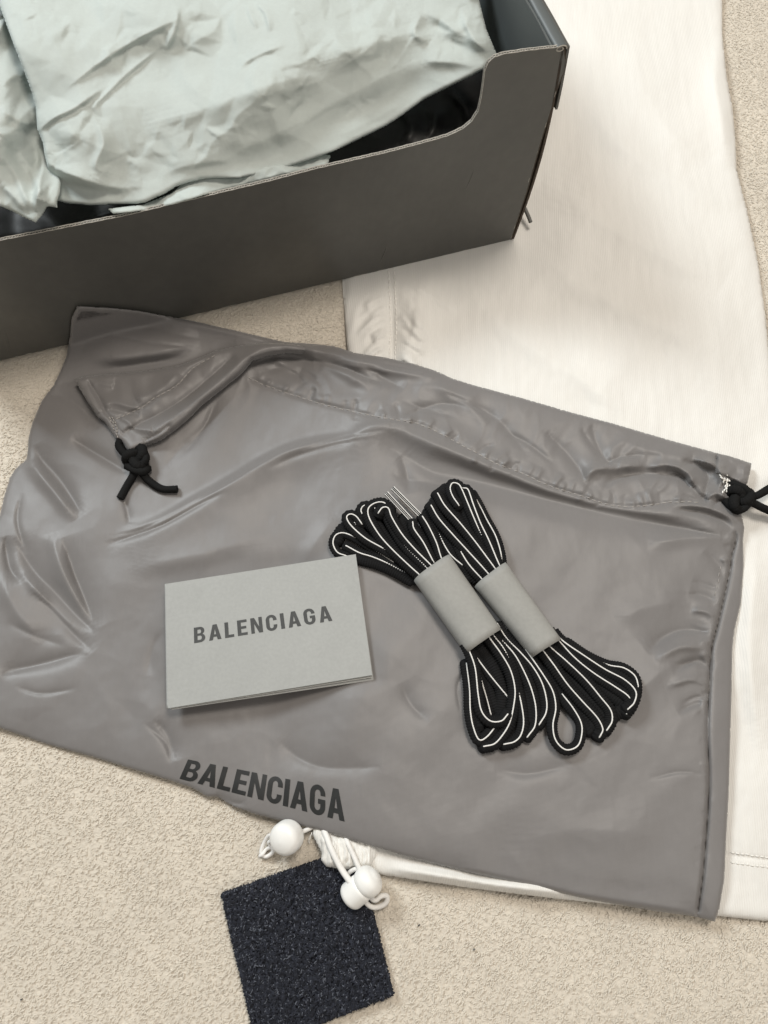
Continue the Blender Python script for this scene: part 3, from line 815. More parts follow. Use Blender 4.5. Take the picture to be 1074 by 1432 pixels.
# ------------------------------------------------------------------ grey dust bag
rb = Relief()
for p, A, a, b in [
    # long swag across the middle left
    ([(550, 598), (503, 609), (417, 627), (372, 647), (327, 674), (281, 698), (226, 728), (181, 745), (146, 757)], .0042, 7, 30),
    ([(48, 622), (61, 648), (83, 675), (96, 693), (116, 722)], -.0034, 6, 14),
    ([(38, 640), (60, 668), (86, 700), (104, 728)], .0026, 9, 16),
    ([(20, 752), (48, 799), (80, 831), (112, 867), (135, 887)], -.0036, 8, 15),
    ([(42, 825), (74, 854), (106, 889), (130, 912)], -.0030, 7, 14),
    ([(30, 800), (62, 838), (98, 874), (120, 896)], .0022, 7, 9),
    ([(0, 946), (19, 936), (64, 928), (122, 911)], -.0028, 6, 12),
    ([(87, 752), (103, 799), (119, 838), (133, 878)], -.0026, 7, 20),
    ([(72, 745), (84, 790), (104, 835), (126, 872)], .0022, 10, 14),
    ([(6, 750), (14, 795), (30, 815)], -.0026, 6, 10),
    ([(98, 612), (130, 632), (155, 647), (182, 664)], -.0022, 5, 10),
    ([(170, 690), (178, 715), (180, 735)], -.0012, 4, 8),
    ([(180, 800), (230, 785), (300, 770), (380, 745)], .0016, 18, 26),
    ([(146, 762), (181, 751), (226, 734), (281, 704), (318, 686)], -.0020, 4, 6),
    ([(372, 656), (417, 637), (470, 622), (520, 612)], -.0010, 4, 8),
    ([(230, 880), (215, 905), (205, 945)], -.0008, 6, 10),
    ([(545, 655), (560, 668), (600, 676), (660, 690)], -.0014, 6, 14),
    ([(610, 590), (560, 588), (510, 600), (480, 622)], .0014, 8, 14),
    ([(0, 800), (20, 850), (60, 900)], .0016, 12, 18), ([(10, 870), (50, 890), (95, 905)], -.0010, 6, 10),
    ([(310, 545), (290, 590), (250, 630), (225, 660)], -.0014, 10, 16),
    ([(860, 1000), (900, 960), (945, 925)], .0012, 14, 20),
    # drape running from the centre to the right cord
    ([(530, 618), (570, 640), (610, 662), (680, 677), (760, 697), (840, 716), (930, 735), (1024, 752)], -.0066, 15, 30),
    ([(470, 600), (540, 596), (610, 622), (690, 655), (780, 690), (870, 712), (960, 722), (1022, 738)], .0044, 14, 20),
    ([(556, 640), (566, 652), (574, 690)], -.0018, 6, 10),
    ([(905, 762), (960, 752), (1020, 750)], .0020, 10, 20),
    ([(940, 712), (980, 716), (1010, 728), (1026, 742)], -.0022, 3.5, 6),
    ([(940, 706), (985, 709), (1018, 722), (1028, 736)], .0020, 4, 6),
    # crumples near the right-hand cord
    ([(759, 600), (794, 636), (812, 660), (824, 690)], -.0024, 6, 11),
    ([(827, 592), (834, 618), (852, 648), (880, 652)], -.0024, 5, 10),
    ([(818, 692), (820, 668), (836, 655), (872, 652), (905, 650)], .0030, 7, 13),
    ([(842, 684), (862, 668), (905, 662), (950, 668), (975, 690)], -.0026, 5, 9),
    ([(900, 655), (935, 650), (962, 662), (972, 684), (984, 700)], .0032, 6, 9),
    ([(955, 645), (978, 652), (990, 668), (984, 690)], -.0032, 4, 7),
    ([(968, 640), (998, 650), (1010, 668), (1002, 690)], .0034, 4.5, 7),
    ([(965, 672), (975, 690), (992, 703)], -.0032, 3.5, 6),
    ([(985, 700), (1000, 690), (1012, 694), (1020, 702)], .0028, 4, 6),
    ([(996, 712), (1006, 700), (1022, 712)], -.0020, 3, 5),
    ([(1003, 634), (1002, 648), (1003, 661)], -.0018, 2, 3),
    ([(860, 612), (905, 628), (960, 640), (1000, 650)], .0014, 8, 14),
    # channel between top edge and stitching
    ([(400, 480), (440, 500), (498, 530), (520, 548)], .0024, 8, 14),
    ([(499, 512), (525, 520), (534, 527), (565, 545)], -.0020, 5, 9),
    ([(560, 585), (590, 572), (620, 565), (660, 570)], -.0016, 5, 10),
    ([(575, 545), (610, 540), (650, 560), (690, 600)], .0016, 10, 16),
    ([(652, 558), (700, 590), (740, 640)], -.0014, 8, 14),
    ([(455, 500), (500, 512), (560, 520), (620, 530)], .0022, 7, 14),
    ([(430, 488), (470, 498), (520, 506), (600, 522)], -.0014, 4, 6),
    ([(362, 522), (400, 515), (430, 540)], -.0020, 6, 10),
    ([(370, 490), (410, 484), (450, 492), (500, 503), (560, 512)], .0034, 7, 9), ([(345, 512), (385, 500), (430, 503), (480, 514), (520, 530)], -.0030, 6, 9),
    ([(380, 500), (402, 512), (420, 520)], .0020, 5, 9),
    # upper left tail of the bag
    ([(76, 540), (125, 528), (190, 518), (250, 508), (300, 490), (340, 478)], -.0075, 14, 22),
    ([(120, 480), (150, 498), (210, 495), (280, 478)], .0036, 18, 24),
    ([(160, 440), (200, 455), (260, 470), (320, 478)], -.0012, 14, 18),
    ([(60, 552), (90, 555), (118, 575), (140, 600)], -.0026, 8, 14),
    # beside the side seam
    ([(905, 912), (930, 891), (959, 880), (994, 886)], -.0036, 7, 16),
    ([(915, 925), (950, 905), (994, 905)], .0018, 7, 9),
    ([(940, 940), (975, 924), (996, 940)], -.0020, 4, 8),
    ([(930, 962), (965, 950), (994, 958)], .0014, 5, 9),
    ([(948, 996), (970, 985), (990, 982)], -.0016, 5, 8),
    ([(964, 828), (985, 834), (1003, 842)], -.0015, 4, 7),
    ([(966, 853), (985, 855), (1002, 862)], .0014, 4, 7),
    ([(985, 770), (1004, 790), (1014, 812)], -.0013, 5, 8),
    ([(860, 870), (900, 850), (960, 838)], .0012, 16, 24),
    # shallow dimples in the lower part
    ([(388, 1033), (418, 1060), (461, 1074), (535, 1072)], -.0016, 10, 18),
    ([(215, 1005), (235, 1030), (245, 1065)], -.0016, 8, 14),
    ([(560, 955), (575, 985), (600, 1010)], -.0012, 8, 12),
    ([(690, 1075), (740, 1082), (800, 1068)], -.0012, 9, 14),
    ([(700, 1180), (820, 1160), (930, 1170)], .0012, 30, 40),
    ([(300, 1110), (330, 1124), (345, 1120)], -.0012, 4, 6),
    ([(420, 800), (440, 760), (470, 720)], .0012, 16, 20),
]: rb.add(p, A, a, b)
r5 = np.random.default_rng(21)
for pts, A in [
    ([(150, 752), (200, 739), (262, 708), (330, 668)], -.0012), ([(58, 640), (88, 676), (112, 716)], -.0012), ([(70, 822), (105, 858), (133, 884)], -.0012),
    ([(4, 944), (50, 930), (118, 911)], -.0010), ([(98, 790), (114, 828), (130, 868)], -.0010), ([(420, 628), (480, 612), (545, 600)], -.0010),
    ([(600, 658), (680, 676), (770, 700), (860, 722)], -.0012), ([(880, 726), (950, 738), (1022, 752)], -.0014), ([(838, 652), (868, 640), (900, 636)], -.0012),
    ([(846, 676), (880, 664), (924, 662)], -.0013), ([(930, 655), (956, 668), (968, 690)], -.0014), ([(945, 690), (968, 698), (992, 704)], -.0012),
    ([(700, 600), (740, 622), (776, 650)], -.0010), ([(620, 548), (660, 566), (700, 590)], -.0010), ([(812, 598), (826, 620), (846, 644)], -.0012),
    ([(480, 512), (512, 528), (548, 540)], -.0010), ([(390, 508), (424, 520), (452, 540)], -.0009), ([(560, 560), (600, 574), (640, 584)], -.0008),
    ([(912, 898), (948, 882), (992, 884)], -.0014), ([(940, 932), (968, 926), (992, 934)], -.0010), ([(952, 986), (972, 976), (990, 974)], -.0009),
    ([(968, 812), (986, 818), (1004, 824)], -.0009), ([(130, 520), (190, 510), (255, 500)], -.0014), ([(150, 468), (210, 480), (280, 486)], -.0008),
    ([(300, 560), (284, 600), (250, 640)], -.0007), ([(30, 690), (24, 730), (40, 780)], -.0009), ([(200, 1010), (232, 1040), (240, 1072)], -.0006),
    ([(655, 930), (640, 960), (645, 1000)], -.0005), ([(905, 1090), (950, 1080), (988, 1084)], -.0006), ([(20, 960), (60, 970), (110, 962)], -.0006),
]: rb.add(pts, A, 1.8, 4.5)
STI = [(347, 528), (382, 543), (437, 561), (483, 573), (534, 584), (582, 592), (617, 607), (658, 629), (694, 648), (735, 664), (770, 680), (818, 695), (853, 706), (889, 708), (942, 702), (980, 702)]
SEAM = [(1027, 742), (1028, 756), (1022, 780), (1020, 797), (1011, 840), (1001, 882), (994, 910), (991, 966), (989, 1018), (991, 1079), (990, 1126), (986, 1182), (982, 1229), (975, 1278)]
ps = resample(spline(STI, 2), 1)
for i in range(14, len(ps) - 14, 13):                       # puckers across the channel stitching
    p = ps[i]; t = ps[i + 5] - ps[i - 5]; t /= np.linalg.norm(t); n = np.array([t[1], -t[0]])
    l = r5.uniform(8, 26); sh = r5.uniform(-.5, .9)
    rb.add([p - n * 3, p + n * l * .5 + t * l * sh * .4, p + n * l + t * l * sh], .0010 * r5.uniform(-1, 1.1), 3.2, 5)
    if i % 2: rb.add([p, p - n * l * .6 + t * 3], .0006 * r5.uniform(-1, 1), 3.2, 5)
ps2 = resample(spline(SEAM, 2), 1)
for i in range(8, len(ps2) - 60, 17):
    p = ps2[i]; l = r5.uniform(8, 22)
    rb.add([p, p + np.array([-l * .5, r5.uniform(-4, 4)]), p + np.array([-l, r5.uniform(-7, 7)])], .0007 * r5.uniform(-1, 1) * (1.2 if i < 300 else .5), 3.5, 6)
rb.add(STI, -.0009, 2.2, 2.6, taper=.02)
rb.add(SEAM, -.0016, 1.8, 2.4, taper=.02)
rb.add([(108, 430), (150, 433), (191, 438), (271, 454), (342, 470), (397, 484)], .0010, 5, 10, taper=.05)
rb.add([(640, 1210), (757, 1236), (828, 1252), (968, 1273)], .0012, 8, 14, taper=.1)

CARD = [(228, 815), (498, 772), (524, 950), (236, 993)]
sdC = SDF(CARD, 4, 80)
_seam = resample(spline(SEAM, 2), 1.5)
def seam_cut(u, v):
    c = np.zeros(u.shape); m = (u > 940) & (v > 735) & (v < 1290)
    if not m.any(): return c
    uu, vv = u[m], v[m]
    x = np.interp(vv, _seam[:, 1], _seam[:, 0]); d = uu - x
    c[m] = (-.0021 * np.exp(-np.abs(d) / 1.25) - .0006 * sstep(-1.5, 1.5, d) * np.exp(-np.maximum(d, 0) / 22)) * sstep(735, 765, vv)
    return c
fbag = Facets((-80, 380), (1110, 1340), 40, 15, 2.0)
def Zb(u, v):
    lift = .0084 * sstep(-75, 55, sdG(u, v))
    k = 1 - .9 * sstep(-25, 12, sdC(u, v))                 # flat under the card
    lows = .0020 * vn(u / 210, v / 190, 101) + .0005 * vn(u / 95, v / 100, 102) + .00016 * vn(u / 40, v / 48, 103) + .00006 * vn(u / 14, v / 16, 104)
    low2 = .0010 * (vn((u * .8 + v * .6) / 60, (v * .8 - u * .6) / 190, 105))
    gath = np.exp(-(((u - 930) / 110) ** 2 + ((v - 672) / 42) ** 2)) + .6 * np.exp(-((sdB(u, v) - 40) / 40) ** 2) * (v < 700) * (u > 330)
    crk = .22 - np.abs(vn((u + .4 * v) / 30 + .5 * vn(u / 50, v / 50, 111), (v - .4 * u) / 46, 112))
    crk2 = .30 - np.abs(vn(u / 130 + .4 * vn(u / 90, v / 90, 113), v / 90 + .4 * vn(u / 90, v / 90, 114), 115))
    f = 1.55 * rb(u, v) + lows + low2 + crk * (.00012 + .0015 * gath) + .0004 * crk2
    f = np.where(f < -.0012, -.0012 - .0040 * (1 - np.exp((f + .0012) / .0040)), f)
    sb = sdB(u, v)
    f = f + .00030 * fbag(u, v) * sstep(.0, .5, .15 + vn(u / 110, v / 110, 118)) 
    z = .0068 + lift + k * f + seam_cut(u, v) - .0024 * np.exp(-np.maximum(sb, 0) / 20)
    # where the cloth meets the box it climbs the front wall
    n2 = -E2[:2]
    A0 = W(u, v, 0.0)[..., :2]; 
    t0 = (A0 - BC) @ E2[:2]                       # depth behind the wall face at z = 0
    A1 = W(u, v, 0.1)[..., :2]; t1 = (A1 - BC) @ E2[:2]
    zw = (t0 + .0030) / np.maximum(t0 - t1, 1e-6) * .1
    near_box = (v < 530) & (u < 330)
    zw = np.where(near_box, zw, -1)
    w = .0022
    return np.maximum(z, zw) + w * np.exp(-np.abs(z - zw) / w) * .5
TH_B = .0009
bag = empty('dust_bag', W(520, 900, 0), 'large grey nylon drawstring bag lying across the middle with BALENCIAGA printed near its lower edge', 'bag')
V, F = sheet_geo(B_OUT, Zb, 2.05, edge=5, drop=.0014, thick=TH_B, sdf=sdB)
V[:, 2] = np.maximum(V[:, 2], .0002)
mesh('fabric_body', V, F, bag, m_bag)
g = stitches(STI, Zb, 6.5, 2.5, .75, seed=4)
g += stitches([(1008, 792), (1004, 812), (999, 835)], Zb, 6, 3, .5, seed=6)
V, F = join(g); setp(mesh('stitching', V, F, bag, m_stitch), kind='stuff')

# mouth of the bag folded over at the upper left
FLAP = [(104, 531), (119, 526), (160, 522), (210, 518), (250, 511), (280, 500), (300, 491), (335, 483), (368, 479), (400, 480), (430, 484), (450, 488), (436, 493), (400, 492), (372, 496), (352, 503), (338, 520), (312, 541), (285, 562), (262, 585),
        (240, 603), (224, 614), (206, 621), (193, 626), (181, 634), (170, 618), (163, 615), (155, 603), (146, 590), (136, 583), (123, 563), (112, 545)]
rf = Relief()
for p, A, a, b in [
    ([(440, 488), (405, 484), (375, 486), (345, 500), (318, 524), (290, 548), (262, 570), (236, 590), (200, 614)], .0042, 11, 14),
    ([(330, 495), (300, 522), (270, 548), (235, 572), (200, 590), (168, 606)], -.0026, 5, 8),
    ([(300, 497), (270, 515), (246, 540), (222, 553), (195, 571), (158, 588)], -.0014, 2.4, 3),
    ([(122, 530), (131, 545), (141, 562), (149, 578), (158, 590), (164, 608)], -.0018, 2.6, 4),
    ([(143, 567), (160, 563), (180, 568), (200, 572)], .0014, 4, 6),
    ([(150, 572), (175, 576), (196, 580)], -.0012, 3, 5),
    ([(170, 604), (180, 596), (196, 600), (214, 602)], .0016, 4, 6),
    ([(200, 618), (222, 606), (236, 596), (238, 608)], -.0016, 3, 5),
    ([(168, 583), (180, 590), (186, 598)], .0012, 3, 4),
    ([(128, 540), (138, 536), (160, 540)], .0010, 4, 8),
    ([(250, 520), (225, 545), (190, 560)], .0016, 8, 14),
    ([(112, 548), (126, 562), (140, 578)], .0012, 4, 5),
]: rf.add(p, A, a, b, taper=.12)
sdF = SDF(FLAP, 3)
ZbF = lambda u, v: .0052 + .0012 * vn(u / 90, v / 90, 133)
def Zf(u, v):
    f = rf(u, v) + .0005 * vn(u / 16, v / 20, 131) + .0008 * vn(u / 40, v / 40, 132)
    return .0130 + f - .0035 * sstep(360, 450, u)
V, F = sheet_geo(FLAP, Zf, 1.6, edge=7, drop=.0046, thick=.0022, sdf=sdF)
mesh('folded_mouth', V, F, bag, m_bag)
g = stitches([(300, 497), (270, 515), (246, 540), (222, 553), (195, 571), (160, 587)], Zf, 6, 2.4, .8, seed=5)
g += stitches([(152, 584), (158, 594), (163, 606), (166, 614)], Zf, 3, 1, .9, seed=9, jitter=1.2)
g += stitches([(155, 584), (162, 594), (165, 606)], Zf, 3, 1, .9, seed=10, jitter=1.2)
V, F = join(g); setp(mesh('stitching', V, F, bag, m_stitch), kind='stuff')
# frayed bar tack by the right-hand knot, and the little flap over the opening
g = stitches([(1006, 664), (1014, 672), (1012, 690)], Zb, 3, 0, 1.1, h=.0008, lift=.0012, seed=12, jitter=1.6)
g += stitches([(1010, 665), (1018, 674), (1015, 688)], Zb, 3, 0, 1.1, h=.0008, lift=.0014, seed=13, jitter=1.6)
g += stitches([(1014, 668), (1020, 678), (1017, 684)], Zb, 3, 0, 1.1, h=.0008, lift=.0016, seed=14, jitter=1.6)
V, F = join(g); setp(mesh('bar_tack', V, F, bag, m_wstitch), kind='stuff')
TAB = [(1003, 634), (1018, 637), (1034, 642), (1051, 648), (1049, 661), (1045, 676), (1038, 678), (1031, 673), (1016, 666), (1001, 660)]
V, F = sheet_geo(TAB, lambda u, v: Zb(u, v) + .0022 + .0005 * vn(u / 9, v / 9, 141), 1.6, edge=5, drop=.0016, thick=.0010)
mesh('channel_tab', V, F, bag, m_bag)

# braided black cord with overhand knots
def braid(s, ph):
    return 1 + .15 * np.cos(3 * ph + s * 3000) * np.cos(3 * ph - s * 3000) + .05 * np.cos(s * 6400)
def knot(cu, cv, z, size, rot, r, name):
    t = np.linspace(0, 2 * math.pi, 160, endpoint=False)
    x = np.sin(t) + 2 * np.sin(2 * t); y = np.cos(t) - 2 * np.cos(2 * t); w = -np.sin(3 * t)
    c, s = math.cos(rot), math.sin(rot)
    x, y = x * c - y * s, x * s + y * c
    C = W(cu + x * size / 3, cv + y * size / 3, z + w * r * .95)
    C = np.vstack([C, C[:2]])
    V, F = tube_geo(resample(C, .0004), r, 12, mod=braid)
    return V, F
CR = .0022
zk = float(Zb(np.array([192.]), np.array([642.]))[0])
g = [knot(191, 640, zk + .0045, 14.5, .4, CR * 1.3, '')]
for pts in ([(170, 612, zk + .004), (166, 622, zk + .004), (172, 632, zk + .0042), (182, 640, zk + .006), (190, 646, zk + .006)],
            [(196, 622, zk + .004), (200, 630, zk + .005), (204, 642, zk + .007), (196, 652, zk + .006)],
            [(190, 648, zk + .005), (189, 660, zk + .0036), (179, 677, zk + .0022), (168, 697, zk + .0022)],
            [(196, 648, zk + .006), (201, 664, zk + .0040), (213, 676, zk + .0026), (228, 684, zk + .0024), (248, 684, zk + .0026)],
            [(178, 652, zk + .003), (188, 657, zk + .0065), (200, 660, zk + .0065), (208, 654, zk + .003)]):
    P = spline(pts, 2); g.append(tube_geo(resample(W(P[:, 0], P[:, 1], P[:, 2]), .0004), CR, 12, mod=braid))
V, F = join(g); mesh('drawcord', V, F, bag, m_cord)['label'] = 'black knotted cord end at the folded corner of the bag'
zk = .0165
g = [knot(1034, 697, zk, 15.5, 1.2, CR * 1.3, '')]
for pts in ([(1008, 688, zk - .003), (1020, 684, zk - .001), (1032, 690, zk + .002), (1044, 700, zk + .001)],
            [(1014, 700, zk - .002), (1024, 710, zk), (1038, 712, zk + .001), (1048, 702, zk + .001)],
            [(1042, 696, zk + .001), (1056, 694, zk), (1068, 688, zk), (1082, 680, zk - .002), (1100, 676, zk - .004)],
            [(1040, 700, zk + .001), (1054, 704, zk), (1066, 710, zk - .001), (1080, 716, zk - .003), (1100, 726, zk - .005)],
            [(1020, 676, zk - .002), (1030, 679, zk + .001), (1042, 684, zk + .002), (1050, 696, zk)]):
    P = spline(pts, 2); g.append(tube_geo(resample(W(P[:, 0], P[:, 1], P[:, 2]), .0004), CR, 12, mod=braid))
V, F = join(g); mesh('drawcord', V, F, bag, m_cord)['label'] = 'black knotted cord at the right corner of the bag'

# ------------------------------------------------------------------ lettering
def arc(cx, cy, rx, ry, a0, a1, n=10):
    t = np.radians(np.linspace(a0, a1, n)); return [(cx + rx * math.cos(q), cy + ry * math.sin(q)) for q in t]
t_ = .195
GL = {
 'B': (.62, [[(0, 0), (.34, 0)] + arc(.34, .28, .28, .28, -90, 62) + arc(.33, .745, .25, .255, -52, 90) + [(0, 1)],
             [(t_, .165), (t_, .435)] + arc(.34, .30, .09, .135, 90, -90)[0:], [(t_, .585), (t_, .835)] + arc(.32, .71, .08, .125, 90, -90)]),
 'A': (.68, [[(0, 0), (.205, 0), (.25, .20), (.43, .20), (.475, 0), (.68, 0), (.455, 1), (.225, 1)], [(.285, .36), (.395, .36), (.34, .70)]]),
 'L': (.50, [[(0, 0), (.50, 0), (.50, .175), (.205, .175), (.205, 1), (0, 1)]]),
 'E': (.54, [[(0, 0), (.54, 0), (.54, .17), (.205, .17), (.205, .42), (.49, .42), (.49, .585), (.205, .585), (.205, .83), (.53, .83), (.53, 1), (0, 1)]]),
 'N': (.64, [[(0, 0), (.19, 0), (.19, .62), (.43, 0), (.64, 0), (.64, 1), (.45, 1), (.45, .40), (.215, 1), (0, 1)]]),
 'C': (.60, [arc(.30, .70, .30, .315, 0, 180, 14) + arc(.30, .30, .30, .315, 180, 360, 14) + [(.60, .36), (.405, .36), (.405, .29)] + arc(.30, .285, .105, .135, 0, -180, 10) + arc(.30, .715, .105, .135, 180, 0, 10) + [(.405, .64), (.60, .64)]]),
 'I': (.205, [[(0, 0), (.205, 0), (.205, 1), (0, 1)]]),
 'G': (.63, [arc(.31, .70, .31, .315, 0, 180, 14) + arc(.31, .30, .31, .315, 180, 360, 14) + [(.62, .54), (.33, .54), (.33, .38), (.425, .38), (.425, .29)] + arc(.31, .285, .115, .135, 0, -180, 10) + arc(.31, .715, .115, .135, 180, 0, 10) + [(.425, .66), (.62, .66)]]),
}
def lettering(text, quad, zfn, lift, gap, parent, m, maxlen):
    tw = sum(GL[c][0] for c in text) + gap * (len(text) - 1)
    q = np.array(quad, float); x = 0
    for ch in text:
        w, loops = GL[ch]
        cu = bpy.data.curves.new('g', 'CURVE'); cu.dimensions = '2D'; cu.fill_mode = 'BOTH'
        for lp in loops:
            sp = cu.splines.new('POLY'); sp.points.add(len(lp) - 1); sp.use_cyclic_u = True
            for k, (a, b) in enumerate(lp): sp.points[k].co = (a, b, 0, 1)
        ob = bpy.data.objects.new('g', cu); COL.objects.link(ob)
        bpy.context.view_layer.update()
        me = ob.evaluated_get(bpy.context.evaluated_depsgraph_get()).to_mesh()
        bm = bmesh.new(); bm.from_mesh(me)
        bmesh.ops.remove_doubles(bm, verts=bm.verts, dist=1e-4)
        for _ in range(4):
            es = [e for e in bm.edges if e.calc_length() > maxlen]
            if not es: break
            bmesh.ops.subdivide_edges(bm, edges=es, cuts=1)
            bmesh.ops.triangulate(bm, faces=bm.faces)
        co = np.array([v_.co[:] for v_ in bm.verts])
        a = (x + co[:, 0]) / tw; b = co[:, 1]
        tl, tr, br, bl = q
        P = (tl * ((1 - a) * b)[:, None] + tr * (a * b)[:, None] + br * (a * (1 - b))[:, None] + bl * ((1 - a) * (1 - b))[:, None])
        Q = W(P[:, 0], P[:, 1], zfn(P[:, 0], P[:, 1]) + lift)
        Q = Q - np.array(wloc(parent))
        for v_, c_ in zip(bm.verts, Q): v_.co = c_
        bmesh.ops.recalc_face_normals(bm, faces=bm.faces)
        for f_ in bm.faces:
            if f_.normal.z < 0: f_.normal_flip()
            f_.smooth = True
        m2 = bpy.data.meshes.new('letter'); bm.to_mesh(m2); bm.free(); m2.materials.append(m)
        lo = bpy.data.objects.new('letter', m2); COL.objects.link(lo); lo.parent = parent
        ob.evaluated_get(bpy.context.evaluated_depsgraph_get()).to_mesh_clear()
        bpy.data.objects.remove(ob); bpy.data.curves.remove(cu)
        x += w + gap
lettering('BALENCIAGA', [(263, 1062), (481, 1105), (482, 1149), (251, 1089)], Zb, .00022, .075, bag, m_print, .14)

# ------------------------------------------------------------------ folded card
def zmax(pts, fn):
    uu, vv = np.meshgrid(np.linspace(min(p[0] for p in pts), max(p[0] for p in pts), 40), np.linspace(min(p[1] for p in pts), max(p[1] for p in pts), 40))
    return float(np.percentile(fn(uu, vv)[inside(uu, vv, pts)], 97))
zc = zmax([(234, 818), (497, 776), (520, 945), (236, 988)], Zb) + .0001
card = empty('folded_card', W(376, 882, zc), 'small folded grey card printed BALENCIAGA lying on the bag left of the shoelaces', 'card')
def leaf(name, cs, th, m, parent, nn=16):
    """cs: four (u, v, z) corners, TL TR BR BL"""
    c = np.array(cs, float); a = np.linspace(0, 1, nn)
    A, Bq = np.meshgrid(a, a)
    P = c[0] * ((1 - A) * (1 - Bq))[..., None] + c[1] * (A * (1 - Bq))[..., None] + c[2] * (A * Bq)[..., None] + c[3] * ((1 - A) * Bq)[..., None]
    P[..., 2] += .0004 * np.sin(A * math.pi)
    X = W(P[..., 0], P[..., 1], P[..., 2]).reshape(-1, 3); Y = X.copy(); Y[:, 2] -= th
    n = nn * nn; idx = np.arange(n).reshape(nn, nn)
    F1 = np.stack([idx[1:, :-1], idx[1:, 1:], idx[:-1, 1:], idx[:-1, :-1]], -1).reshape(-1, 4)
    rim = [np.stack([L_[1:], L_[:-1], L_[:-1] + n, L_[1:] + n], -1) for L_ in (idx[-1], idx[:, -1][::-1], idx[0][::-1], idx[:, 0])]
    return mesh(name, np.vstack([X, Y]), np.vstack([F1, F1[:, ::-1] + n] + rim), parent, m, smooth=False)
leaf('back_leaf', [(233, 818, zc + .0009), (497, 777, zc + .0009), (522.5, 951, zc + .0009), (240, 992.5, zc + .0009)], .0006, m_card, card)
leaf('inner_leaf', [(234, 818, zc + .0017), (496, 777, zc + .0021), (519.5, 947.5, zc + .0021), (238, 991, zc + .0016)], .0005, m_cardedge, card)
zt_ = [zc + .0022, zc + .0036, zc + .0040, zc + .0023]
FL = [(232, 816.5, zt_[0]), (497.5, 775, zt_[1]), (520.5, 944, zt_[2]), (235, 990.5, zt_[3])]
leaf('front_leaf', FL, .0005, m_card, card)
Pf = np.array([W(232.6, 817, zc + .0012), W(235.4, 990, zc + .0012)])
V, F = tube_geo(resample(Pf, .002), .00095, 8); mesh('spine', V, F, card, m_card)
# height of the front leaf above any pixel, for the print
_c = np.array(FL); _C = np.c_[_c[:, 0] * 0 + 1, _c[:, 0], _c[:, 1], _c[:, 0] * _c[:, 1]]
_k = np.linalg.solve(_C, _c[:, 2])
def Zcard(u, v):
    a = np.clip((u - 233.5) / 276.0, 0, 1)
    return _k[0] + _k[1] * u + _k[2] * v + _k[3] * u * v + .0004 * np.sin(a * math.pi)
lettering('BALENCIAGA', [(271, 878), (461, 846.5), (465, 868), (271.5, 899.5)], Zcard, .00012, .20, card, m_print2, .3)

# ------------------------------------------------------------------ shoelaces
def rib(s, ph):
    return 1 + .06 * np.sin(s * 2 * math.pi / .00140) + .02 * np.cos(3 * ph)
BC_PX = {'shoelace_bundle': np.array([640., 846.]), 'shoelace_bundle.001': np.array([724., 853.])}
def strand(parent, pts, z0, z1, zmid=0.0, r=3.0, piping=True, off=(0, 0), flat=.68):
    """white line traced in the photo; the black lace runs under it"""
    z0 *= .86; z1 *= .86; r *= 1.2
    P = np.array(pts, float)
    P = resample(spline(P, 1.5), 1.5); n = len(P); t = np.linspace(0, 1, n)
    hook = [h for h in (0, 1) if np.linalg.norm(P[-h] - BC_PX[parent.name]) > 82]
    z = z0 + (z1 - z0) * t + zmid * np.sin(t * math.pi)
    base = Zb(P[:, 0], P[:, 1])
    base = np.convolve(np.pad(base, 6, mode='edge'), np.ones(13) / 13, 'valid')
    C = W(P[:, 0], P[:, 1], base + z)
    for h in hook:                                     # the lace folds back under itself at the loop's end
        a, b = (C[0], C[min(4, n - 1)]) if h == 0 else (C[-1], C[-min(5, n)])
        T = (a - b) / np.linalg.norm(a - b); low = max(0.0, min(.0036, (z[0] if h == 0 else z[-1]) - .0012))
        ang_ = np.linspace(0, math.pi, 9)[1:, None]
        arc_ = a + T * (.0014 * np.sin(ang_)) - EZ * (low * (1 - np.cos(ang_)) / 2)
        arc_ = np.vstack([arc_, arc_[-1] - T * .004])
        C = np.vstack([arc_[::-1], C]) if h == 0 else np.vstack([C, arc_])
    C = resample(C, .00026)
    rr = r * .001 * np.ones(len(C))
    V, F = tube_geo(C, rr, 14, flat, zup=True, mod=rib)
    o = mesh('lace_strand', V, F, parent, m_lace)
    if piping:
        D = C + np.array([0, 0, 1]) * (r * .001 * flat + .00005)
        # lean the piping a little to the camera side
        D[:, 1] -= .0003
        D = resample(D, .0006)
        V, F = tube_geo(D, .00037, 7, .8, zup=True, mod=lambda s, ph: 1 + .14 * np.sin(s * 4200 + 2 * ph))
        mesh('piping', V, F, o, m_pipe)
    return o

